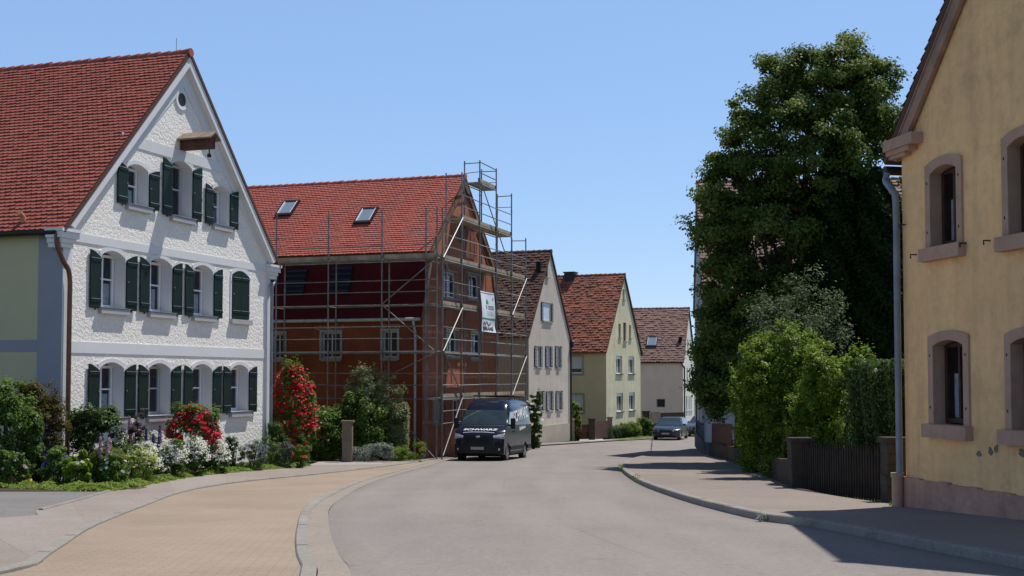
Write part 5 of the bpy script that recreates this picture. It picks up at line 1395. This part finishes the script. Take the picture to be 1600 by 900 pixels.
# ------------------------------------------------------------------ trees
def limb(m, p, q, r0, r1, sag=.0, n=5):
    p, q = Vector(p), Vector(q); pts = []; rs = []
    off = Vector((rg.normal(0,.06),rg.normal(0,.06),sag))*(q-p).length
    for k in range(n+1): t = k/n; pts.append(p.lerp(q,t)+off*math.sin(math.pi*t)); rs.append(r0+(r1-r0)*t)
    m.tube(pts, rs, 7)
def big_tree():
    Y = 42.0; bx = (1262-800)/1900*Y; base = Vector((bx, Y, G(Y)))
    root = empty('linden_tree', base); tag(root, 'huge dense dark green broadleaf tree towering over the garden fence on the right', 'tree')
    S = Y/1900
    def e(px, py, dy, rpx, rpy, rd): return (np.array((( px-800)*S-bx, dy, at(px,py,Y+dy).z-base.z)), np.array((rpx*S, rd, rpy*S)))
    ells = [e(1300,140,0,82,80,1.9), e(1225,170,.4,72,85,1.7), e(1352,165,.3,58,78,1.6), e(1180,245,0,62,80,1.7), e(1262,250,0,115,105,2.6), e(1365,270,.5,60,110,1.9),
            e(1140,300,.2,50,70,1.5), e(1112,262,-.3,20,22,.5), e(1130,365,0,42,66,1.6), e(1200,370,0,80,90,2.3), e(1300,375,.6,90,100,2.2), e(1122,440,-.2,26,42,1.2), e(1165,455,0,72,65,2.0), e(1090,352,0,22,16,.5), e(1135,540,0,56,75,1.5), e(1118,585,-.3,38,52,1.1), e(1225,470,.3,60,60,1.8), e(1330,95,0,50,34,1.0), e(1252,108,0,30,32,.8), e(1388,130,.2,22,34,.7), e(1120,500,0,30,50,1.1), e(1122,560,-.2,30,46,1.0), e(1150,600,.2,48,50,1.3), e(1118,625,.1,30,30,.8), e(1290,480,.8,70,70,1.9)]
    ells = [(c_, np.array(r_)*np.array((1,1.25,1))) for c_, r_ in ells]; cl = clumps(ells, 780, .26, .60, .45)
    for _ in range(2):
        pass
    P, N, Sh = fill(cl, 250, .55, .55)
    P += rg.normal(0,.065,P.shape)
    leaf_mesh('crown', P, N, .115, M['leaf_linden'], .75, .5, root, Sh)
    m = MB(); fork = Vector((0,0,3.2)); limb(m, (0,0,-.2), fork, .30, .21, 0, 6)
    mains = []
    for (px,py,dy) in ((1300,150,0),(1225,180,.4),(1352,200,.3),(1180,260,0),(1262,230,0),(1140,330,.2),(1120,400,0),(1300,330,.6),(1365,300,.5)):
        q = Vector(((px-800)*S-bx, dy, at(px,py,Y).z-base.z)); limb(m, fork+Vector((0,0,rg.uniform(-.9,.6))), q, .13, .03, .03, 7); mains.append(q)
    for c,r,d in cl[::3]:
        q = Vector(c); k = min(mains, key=lambda s: (s-q).length); o_ = k.lerp(fork, rg.uniform(.1,.6)); limb(m, o_, q, .035, .008, .02, 4)
    m.build('trunk', M['bark'], root, smooth=True)
big_tree()
def conifer(label, px, ytop, wpx, Y, seed=0):
    bx=(px-800)/1900*Y; base=Vector((bx,Y,G(Y))); root=empty('columnar_conifer',base); tag(root,label,'tree'); H=at(px,ytop,Y).z-base.z; r=wpx/2/1900*Y
    n=26000; t=rg.uniform(.02,1,n)**.9; a=rg.uniform(0,6.283,n); prof=np.minimum(1,(1-t)*4.5)**.5*(.85+.15*np.sin(t*3)); rr=r*prof*(.74+.28*rg.uniform(0,1,n)+.10*np.sin(a*5+t*40)+.08*np.sin(a*3+t*17))
    P=np.stack([rr*np.cos(a),rr*np.sin(a),t*H],1); N=np.stack([np.cos(a),np.sin(a),np.full(n,.35)],1); leaf_mesh('crown',P,N,.15,M['leaf_dark'],.5,.5,root,.5+.3*np.sin(a*5+t*40))
    m=MB(); m.tube([(0,0,-.1),(0,0,H*.95)],[.16,.02],8); m.lathe((0,0,0),(0,0,1),[(r*.3,.3),(r*.68,H*.2),(r*.68,H*.7),(r*.4,H*.9),(.01,H*.96)],12); m.build('trunk',M['bark'],root,smooth=True)
conifer('tall narrow dark conifer rising beside the big tree trunk, the taller of two', 1310, 215, 84, 40.6)
conifer('dark columnar conifer beside the yellow house corner, behind the clipped hedge', 1374, 262, 92, 40.0)
# shrubs behind the fence
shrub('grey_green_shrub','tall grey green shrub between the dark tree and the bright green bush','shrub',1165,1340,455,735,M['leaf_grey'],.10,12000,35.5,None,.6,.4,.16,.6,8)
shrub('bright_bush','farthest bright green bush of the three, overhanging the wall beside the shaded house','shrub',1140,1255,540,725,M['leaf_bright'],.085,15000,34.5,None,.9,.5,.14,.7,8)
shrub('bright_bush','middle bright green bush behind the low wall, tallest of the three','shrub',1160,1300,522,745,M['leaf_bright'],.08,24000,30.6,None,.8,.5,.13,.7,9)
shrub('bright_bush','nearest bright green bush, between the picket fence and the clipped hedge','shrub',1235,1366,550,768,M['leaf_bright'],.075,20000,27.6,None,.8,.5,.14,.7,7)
def hedge(name,label,p0,p1,h,wd,mat,leaf,n,cat='hedge'):
    p0,p1=Vector(p0),Vector(p1); d=(p1-p0); L=d.length; d.normalize(); s=Vector((-d.y,d.x,0)); 
    P=[];N=[]
    t=rg.uniform(0,1,n); f=rg.integers(0,3,n); ec=rg.uniform(0,1,n)<.12; t=np.where(ec,np.where(rg.uniform(0,1,n)<.5,0,1)+rg.normal(0,.012,n),t); q=rg.uniform(-1,1,n); z=rg.uniform(0,1,n)
    wob=lambda t_,k: .07*np.sin(t_*L*5+k)+.05*np.sin(t_*L*11+2*k)
    x=t*L; off=np.where(f==0,q*wd/2,np.where(ec,q*wd/2,np.where(f==1,-wd/2,wd/2))*(1+wob(t,z*3)/wd*1.2)); zz=np.where(f==0,h*(1+wob(t,q*2)/h),z*h)
    inn=rg.uniform(0,.09,n); off*=1-inn/wd; zz-=np.where(f==0,inn*.6,0)
    P=np.stack([d.x*x+s.x*off,d.y*x+s.y*off,zz],1); nv=np.where((f==0)[:,None],np.array([[0,0,1.]]),np.sign(off)[:,None]*np.array([[s.x,s.y,.3]]))
    o=leaf_mesh(name,P,nv,leaf,mat,.55,.45); o.location=p0; tag(o,label,cat)
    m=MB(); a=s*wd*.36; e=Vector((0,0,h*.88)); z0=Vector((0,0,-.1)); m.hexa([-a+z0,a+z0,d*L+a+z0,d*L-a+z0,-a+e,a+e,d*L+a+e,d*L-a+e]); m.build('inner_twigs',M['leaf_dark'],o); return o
hy=24.3; hx0=at(1335,700,hy).x; hx1=at(1440,700,hy).x
hp0=Vector((at(1362,700,25.2).x,25.2,G(25))); hp1=Vector((at(1450,700,22.8).x,22.8,G(23)))
hedge('clipped_hedge','clipped glossy green hedge beside the stone pillar at the yellow house',hp0,hp1,at(1370,566,24.3).z-G(24.3),1.1,M['leaf_hedge'],.075,16000)

# ------------------------------------------------------------------ fence, pillars, wall on the right
pA=w2(6.36,20.75); pB=w2(5.98,25.2)
fr=empty('picket_fence',pA); tag(fr,'dark weathered picket fence with pointed pales between two stone pillars','fence')
d=(pB-pA); L=d.length; dn=d.normalized(); nP=34; fh=1.02
pv=Vector((dn.y,-dn.x,0))
for k in range(nP):
    t=(k+.5)/nP; c=d*t; w_=.036; tl_=rnd.uniform(-.012,.012); top=fh+rnd.uniform(-.03,.03); m=MB()
    Mf=lambda a,b,dd: c+dn*(a+tl_*b)+Vector((0,0,b))+pv*dd
    lp=[(-w_,.10),(-w_*.3,.03),(w_*.3,.03),(w_,.10),(w_,top-.13),(0,top+.02),(-w_,top-.13)]
    m.slab(Mf,lp,-.02,.004); m.build('pale',M['fence_dark'],fr)
for z in (.28,.82):
    m=MB(); m.bar(Vector((0,0,z))-pv*.03*-1,d+Vector((0,0,z))+pv*.03,.05,.07); m.build('rail',M['fence_dark'],fr)
def pillar(label,p,w_,h,name='stone_pillar',mat=None,cap=True,group=None):
    m=MB(); n=6
    for k in range(n):
        j=rnd.uniform(-.012,.012); m.box(-w_/2+j,w_/2+j,-w_/2-j,w_/2-j,h*k/n-.12*(k==0)+.003,h*(k+1)/n-.003)
    m.box(-w_/2+.015,w_/2-.015,-w_/2+.015,w_/2-.015,-.1,h)
    o=m.build(name,mat or M['stone_pillar']); o.location=p; tag(o,label,'pillar',group)
    if cap:
        c=MB(); c.hexa([Vector((x*(w_/2+.05),y*(w_/2+.05),h)) for x,y in ((-1,-1),(1,-1),(1,1),(-1,1))]+[Vector((x*(w_/2+.03),y*(w_/2+.03),h+.09)) for x,y in ((-1,-1),(1,-1),(1,1),(-1,1))]); c.build('cap',M['stone_pillar'] if mat is None else mat,o)
    return o
pillar('rough stone fence pillar beside the downpipe of the yellow house',w2(6.40,20.45),.36,1.08)
pillar('dark stone pillar under the bright bush at the far end of the picket fence',w2(6.0,25.5),.40,1.05)
# low garden wall with board fence going back to the shaded house
wl=[w2(6.02,25.75),w2(7.15,35),w2(8.2,45.5),w2(8.33,50.8)]
m=MB()
for i in range(3):
    a,b=wl[i],wl[i+1]; u_=(b-a).normalized(); s=Vector((u_.y,-u_.x,0))*-.14; n=8
    for k in range(n):
        p,q=a.lerp(b,k/n),a.lerp(b,(k+1)/n); z0=Vector((0,0,-.2)); z1=Vector((0,0,.62+rnd.uniform(-.015,.015)))
        m.hexa([p-s+z0,p+s+z0,q+s+z0,q-s+z0,p-s+z1,p+s+z1,q+s+z1,q-s+z1])
o=m.build('garden_wall',M['stone_pillar']); tag(o,'low dark rubble garden wall along the pavement under the big tree','wall')
fb=empty('board_fence',wl[2]); tag(fb,'reddish brown board fence on the low wall next to the shaded house','fence')
a,b=Vector((0,0,0)),wl[3]-wl[2]; n=22; m=MB()
for k in range(n):
    p,q=a.lerp(b,(k+.06)/n),a.lerp(b,(k+.94)/n); m.hexa([p+Vector((-.015,0,.62)),p+Vector((.015,0,.62)),q+Vector((.015,0,.62)),q+Vector((-.015,0,.62)),p+Vector((-.015,0,1.45)),p+Vector((.015,0,1.45)),q+Vector((.015,0,1.45)),q+Vector((-.015,0,1.45))])
m.build('boards',M['fence_brown'],fb); m=MB(); m.bar(a+Vector((.04,0,.8)),b+Vector((.04,0,.8)),.05,.08); m.bar(a+Vector((.04,0,1.3)),b+Vector((.04,0,1.3)),.05,.08); m.build('rail',M['fence_brown'],fb)
sp_=[p+Vector((.75,0,0)) for p in wl]
hedge('ivy_hedge','dense dark hedge on the low wall below the big tree',w2(7.3,29.5),w2(8.75,44),2.0,1.4,M['leaf_linden'],.11,26000)

# ------------------------------------------------------------------ flower garden before the white house
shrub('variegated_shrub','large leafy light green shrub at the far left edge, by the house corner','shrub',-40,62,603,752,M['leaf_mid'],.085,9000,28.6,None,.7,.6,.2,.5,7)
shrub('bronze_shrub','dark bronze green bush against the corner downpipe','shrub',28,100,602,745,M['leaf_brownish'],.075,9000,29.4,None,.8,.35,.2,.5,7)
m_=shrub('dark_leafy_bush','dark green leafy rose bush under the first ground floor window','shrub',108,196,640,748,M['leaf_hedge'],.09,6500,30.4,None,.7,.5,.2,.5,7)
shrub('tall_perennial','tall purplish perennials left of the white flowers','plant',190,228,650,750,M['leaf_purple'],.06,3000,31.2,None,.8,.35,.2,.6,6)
boxball('box_ball','clipped round box shrub at the left edge of the flower bed',4,52,703,758,None)
boxball('box_ball','clipped round box shrub in front of the dark leafy bush',132,188,701,757,None)
o,i_=shrub('peony_plant','leafy plant with pale pink blooms at the far left of the bed','plant',-12,34,708,764,M['leaf_mid'],.075,2200,None); p,n=surf_pts(i_,7,True,.5); blossoms(o,p,.05,M['petal_pink'],'blossom',n)
o,i_=shrub('balloon_flower','leafy green plant with blue flowers between the box shrubs','plant',56,104,703,764,M['leaf_mid'],.075,3000,None); p,n=surf_pts(i_,6,True,.5); blossoms(o,p,.05,M['petal_blue'],'blossom',n)
o,i_=shrub('hydrangea','broad leaved plant with a few white blooms before the box shrub','plant',96,134,708,765,M['leaf_bright'],.085,2400,None); p,n=surf_pts(i_,5,True,.5); blossoms(o,p,.05,M['petal_white'],'blossom',n)
o,i_=shrub('white_salvia','low bushy plant with white flowers right of the box shrub','plant',150,194,712,764,M['leaf_mid'],.06,2600,None); p,n=surf_pts(i_,9,True,.45); blossoms(o,p,.04,M['petal_white'],'blossom',n)
o,i_=shrub('dill_plant','feathery yellow green dill in the middle of the bed','plant',188,238,700,758,M['leaf_lime'],.05,2600,None,None,.8,.22); tiny(o,i_,240,.04,M['petal_lemon'],cl=8,spread=.05)
spikes('pink_larkspur','pale pink flower spikes above the right box shrub','flower',134,176,674,757,M['petal_pink'],4)
spikes('purple_delphinium','dark purple flower spikes left of the white flowers','flower',228,250,664,750,M['petal_purple'],5)
spikes('mauve_loosestrife','mauve flower spike group beside the ground floor window','flower',198,214,648,751,M['petal_pink'],5,None,M['leaf_purple'])
spikes('lavender','pale purple lavender in the far left bed','flower',62,90,690,757,M['petal_purple'],4)
wf=((204,246,692,748,'white flower bush leftmost, beside the dill'),(248,288,688,741,'white flower bush in the centre below the red rose'),(284,322,684,738,'white flower bush right of centre, in front of the red rose'),(318,356,688,737,'white flower bush rightmost, next to the round green shrub'))
for x0,x1,y0,y1,lb in wf:
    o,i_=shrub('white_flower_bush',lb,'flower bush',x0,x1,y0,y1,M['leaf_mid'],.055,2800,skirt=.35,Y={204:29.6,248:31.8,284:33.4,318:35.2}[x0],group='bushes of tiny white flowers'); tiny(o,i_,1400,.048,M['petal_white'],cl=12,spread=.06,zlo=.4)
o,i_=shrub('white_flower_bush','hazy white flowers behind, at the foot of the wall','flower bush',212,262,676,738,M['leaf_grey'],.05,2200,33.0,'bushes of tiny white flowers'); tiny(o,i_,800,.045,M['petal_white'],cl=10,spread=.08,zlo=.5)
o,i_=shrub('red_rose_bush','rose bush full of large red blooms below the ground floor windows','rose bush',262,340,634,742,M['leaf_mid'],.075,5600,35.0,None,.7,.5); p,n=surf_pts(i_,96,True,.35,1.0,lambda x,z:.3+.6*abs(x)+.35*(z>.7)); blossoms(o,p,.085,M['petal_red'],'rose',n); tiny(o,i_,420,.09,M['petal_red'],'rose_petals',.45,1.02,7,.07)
shrub('round_shrub','small round green shrub right of the white flowers','shrub',348,378,685,738,M['leaf_hedge'],.05,3000,None)
for k,(x0,x1,y0,y1,mt,nm,lb) in enumerate(((374,412,690,737,'leaf_grey','catmint','grey green catmint clump beside the round shrub'),(402,436,684,733,'leaf_mid','aster_clump','leafy green clump in the right part of the bed'),(428,456,692,733,'leaf_grey','sage_clump','grey green sage left of the poppies'),(450,480,697,733,'leaf_mid','poppy_plant','bushy plant with small orange red poppies at the right end of the bed'))):
    o,i_=shrub(nm,lb,'plant',x0,x1,y0,y1,M[mt],.055,2600,None,None,.8,.3)
    if nm=='poppy_plant': p,n=surf_pts(i_,9,True,.4); blossoms(o,p,.055,M['petal_orange'],'poppy',n)
    if nm in('catmint','sage_clump'): tiny(o,i_,140,.035,M['petal_purple'],cl=6,spread=.05)
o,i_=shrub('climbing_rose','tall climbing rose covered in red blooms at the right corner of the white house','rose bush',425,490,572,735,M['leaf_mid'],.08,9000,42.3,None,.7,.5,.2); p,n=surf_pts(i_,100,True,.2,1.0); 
p=[np.array(q)*np.array((1,1,1)) for q in p]; blossoms(o,p[:100],.078,M['petal_red'],'rose',n); tiny(o,i_,1000,.085,M['petal_red'],'rose_petals',.3,1.0,6,.09)
shrub('dark_leaf_shrub','small dark green shrub at the foot of the climbing rose','shrub',420,458,662,733,M['leaf_hedge'],.07,3600,41.0)
o,i_=shrub('orange_marigold','low orange yellow flowers at the front left of the bed','flower',18,42,743,760,M['leaf_mid'],.05,300,None,stems=False); tiny(o,i_,160,.05,M['petal_yellow'],cl=6,spread=.03,zlo=.3)
# ground cover along the edge of the bed
def cover(name,label,pts,width,h,mat,leaf,n,kind='stuff',cat='ground cover'):
    P=[];N=[]; A=resample(spline(pts,8),120)
    t=rg.uniform(0,118.99,n); i=t.astype(int); f=t-i; w_=rg.uniform(0,1,n); Pp=np.array([tuple(a) for a in A])
    c=Pp[i]*(1-f)[:,None]+Pp[i+1]*f[:,None]; dd=Pp[i+1]-Pp[i]; dd/=np.linalg.norm(dd,axis=1)[:,None]+1e-9; s=np.stack([-dd[:,1],dd[:,0],0*w_],1)
    m_=.75+.25*np.sin(t*.85)+.2*np.sin(t*2.1+1); q=c+s*(w_*width*m_+np.sign(width)*.07*np.sin(t*1.2)*(1-w_))[:,None]; hh=h*np.sin(np.pi*np.clip(w_,.006,.97))**.5*(.75+.35*np.sin(t*1.5+w_*5)); q[:,2]+=hh*rg.uniform(.4,1,n)+.02
    o=leaf_mesh(name,q,np.tile(np.array([[0,-.3,1.]]),(n,1)),leaf,mat,.6,.5); return tag(o,label,cat,None,kind)
edge_ = offset(spline(pxl([(-30,763),(80,767),(150,769.5),(185,766),(235,757),(300,746),(380,738),(478,730)]), 6), .17)
cover('ground_cover','low bright green ground cover edging the whole flower bed along yard and pavement',edge_[::2],.95,.15,M['leaf_lime'],.055,26000)
# shrubs in front of the barn
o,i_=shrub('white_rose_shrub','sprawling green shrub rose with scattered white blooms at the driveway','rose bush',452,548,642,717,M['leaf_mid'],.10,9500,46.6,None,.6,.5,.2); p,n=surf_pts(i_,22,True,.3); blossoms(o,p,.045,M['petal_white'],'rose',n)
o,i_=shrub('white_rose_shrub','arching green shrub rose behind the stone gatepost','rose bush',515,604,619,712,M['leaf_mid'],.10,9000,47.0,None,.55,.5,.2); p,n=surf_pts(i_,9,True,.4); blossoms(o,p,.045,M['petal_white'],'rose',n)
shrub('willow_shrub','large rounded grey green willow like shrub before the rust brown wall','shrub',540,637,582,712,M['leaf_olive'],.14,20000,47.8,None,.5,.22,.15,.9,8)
gp=w2(at(543,711,45.4).x,45.4); m=MB(); hgt=at(543,657,gp.y).z-gp.z; w_=.36; m.box(-w_/2,w_/2,-w_/2,w_/2,-.1,hgt-.07); m.box(-w_/2-.05,w_/2+.05,-w_/2-.05,w_/2+.05,hgt-.07,hgt); gpo=m.build('gatepost',m_stucco('weathered sandstone',(.22,.18,.145),12,.6,.03,(.12,.10,.085),.6,.2,1.5)); gpo.location=gp; tag(gpo,'square grey stone gatepost with flat cap at the driveway','gatepost')
shrub('silver_ground_plant','low silvery leaved plant spreading at the gatepost foot','plant',550,614,694,720,M['leaf_silver'],.07,2800,45.6,None,.5,.4,stems=False)
o,i_=shrub('grass_clump','green grassy patch with one red poppy before the rust brown wall','grass',604,664,693,717,M['leaf_bright'],.11,2800,46.6,None,.5,.15,up=1,stems=False); blossoms(o,[np.array((i_[0]*.9,-i_[1]*.3,i_[2]*.75))],.08,M['petal_red'],'poppy')
# plants further along the street
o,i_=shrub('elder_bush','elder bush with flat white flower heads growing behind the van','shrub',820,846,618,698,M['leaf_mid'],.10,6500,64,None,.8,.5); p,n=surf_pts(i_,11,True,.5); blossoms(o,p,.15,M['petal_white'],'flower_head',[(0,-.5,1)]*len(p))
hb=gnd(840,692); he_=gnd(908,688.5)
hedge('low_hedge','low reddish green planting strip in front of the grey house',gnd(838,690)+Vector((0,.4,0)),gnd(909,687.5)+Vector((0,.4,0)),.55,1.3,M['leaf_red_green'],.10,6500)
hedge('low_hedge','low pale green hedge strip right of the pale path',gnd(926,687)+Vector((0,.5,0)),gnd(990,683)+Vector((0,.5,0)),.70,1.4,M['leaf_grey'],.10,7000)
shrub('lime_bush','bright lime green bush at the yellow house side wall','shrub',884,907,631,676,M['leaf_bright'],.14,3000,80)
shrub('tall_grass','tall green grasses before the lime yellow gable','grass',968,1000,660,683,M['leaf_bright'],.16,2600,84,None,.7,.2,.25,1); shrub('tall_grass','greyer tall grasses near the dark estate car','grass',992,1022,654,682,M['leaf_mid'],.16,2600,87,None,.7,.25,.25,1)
# gates and fences far along
def bfence(name,label,p,q,h,mat,n,posts=True):
    p,q=Vector(p),Vector(q); o=empty(name,p); tag(o,label,'fence'); d=q-p; m=MB(); dn=d.normalized(); s=Vector((-dn.y,dn.x,0))*.02
    for k in range(n):
        a,b=d*((k+.05)/n),d*((k+.95)/n); z0,z1=Vector((0,0,.12)),Vector((0,0,h)); m.hexa([a-s+z0,a+s+z0,b+s+z0,b-s+z0,a-s+z1,a+s+z1,b+s+z1,b-s+z1])
    m.build('boards',mat,o); m=MB(); m.bar(Vector((0,0,h*.3))+s*3,d+Vector((0,0,h*.3))+s*3,.05,.08); m.bar(Vector((0,0,h*.85))+s*3,d+Vector((0,0,h*.85))+s*3,.05,.08); m.build('rail',mat,o); return o
def ptY(px,Y): 
    q=at(px,600,Y); return Vector((q.x,Y,G(Y)))
bfence('garden_fence','reddish brown board fence at the lime yellow house',ptY(928,79),ptY(951,82),1.25,M['fence_brown'],16)
bfence('garden_gate','dark brown garden gate left of the board fence',ptY(908.5,78.5),ptY(920,78.5),1.05,M['fence_brown'],8)
pillar('slim stone gate pillar right of the dark garden gate',ptY(924.5,78.5),.38,1.35,'gate_pillar',M['bark']); pillar('slim stone post at the right end of the reddish fence',ptY(952.5,82.3),.32,1.4,'gate_pillar',M['wood_grey']); pillar('grey post beside the lime green bush',ptY(893,79),.35,1.3,'gate_pillar',M['concrete'])
bfence('garden_fence','pale weathered garden gate before the pale pink house',ptY(1016,92),ptY(1031,93),1.7,M['wood_grey'],8)
bfence('garden_fence','dark brown fence behind the dark estate car',ptY(1032,94),ptY(1068,97),1.6,M['wood_dark'],20)
pillar('weathered fence pillar beside tall grasses, before the pink house',ptY(1009,91),.5,1.7,'gate_pillar',M['stone_pillar'])
# weeds on the kerb
def weed(label,px,py,h,mat,n,spread):
    b=gnd(px,py); P=[];N=[]
    o=empty('kerb_weed',b+Vector((0,0,.02))); tag(o,label,'weed'); m=MB()
    for k in range(max(3,n//18)):
        a=rg.uniform(0,6.28); tip=Vector((math.cos(a)*spread*rg.uniform(.2,1),math.sin(a)*spread*rg.uniform(.2,1),h*rg.uniform(.5,1))); m.tube([(0,0,-.03),tip*.55+Vector((0,0,h*.1)),tip],[.006,.005,.002],4)
        for j in range(18): t=rg.uniform(.2,1); P.append(tuple(tip*t+Vector((rg.normal(0,.03),rg.normal(0,.03),rg.normal(0,.03)))));N.append((rg.normal(0,.4),-.3,.8))
    m.build('stems',mat,o); leaf_mesh('leaves',np.array(P),np.array(N),.06,mat,.4,.5,o)
weed('tall dry seeding weed stalk on the far tip of the right pavement',1017,708,.85,M['leaf_silver'],60,.14)
weed('green weed tuft in the kerb at the bend of the right pavement',974,737,.22,M['leaf_bright'],90,.3)
weed('small green weeds on the kerb below the bend',997,754,.18,M['leaf_bright'],60,.25); weed('tiny weed tuft in the kerb gutter before the shaded pavement',1190,815,.10,M['leaf_silver'],40,.2); weed('green weed at the foot of the pink standpipe',1397,800,.14,M['leaf_bright'],70,.14); weed('dark weed sprouting from the pink plinth foot',1484,796,.25,M['leaf_hedge'],30,.1); weed('sparse grass tufts in the kerb beside the van',700,714,.10,M['leaf_mid'],60,.3)
cover('grass_strip','thin strip of sunlit grass under the picket fence',[w2(6.28,20.9),w2(6.2,23),w2(6.15,25)],-.5,.07,M['leaf_lime'],.05,3500,'stuff','grass')
cover('grass_verge','grass verge between far pavement and low hedges',pxl([(985,689),(1000,687),(1022,684)]),1.3,.1,M['leaf_lime'],.07,2500,'stuff','grass')
# plastic sheet and rubble at the scaffold foot
b=gnd(700,703); m=MB(); n=12
hgt=lambda i,j: .02+.10*abs(math.sin(i*1.3+j*.7))*abs(math.cos(j*1.1-i*.4))
for i in range(n):
    for j in range(6):
        q=[((i+a)*.13-.7,(j+c)*.13-.35,hgt(i+a,j+c)) for a,c in ((0,0),(1,0),(1,1),(0,1))]; m.add(q)
o=m.build('plastic_sheet',M['tarp']); o.location=b; tag(o,'crumpled pale plastic sheet lying at the scaffolding foot','plastic sheet')
b=gnd(833,699); m=MB(); m.box(-.35,.35,-.25,.25,0,.22); m.box(-.39,.39,-.29,.29,.22,.26); o=m.build('planter_box',M['concrete']); o.location=b; tag(o,'small grey planter box on the ground behind the van','planter')
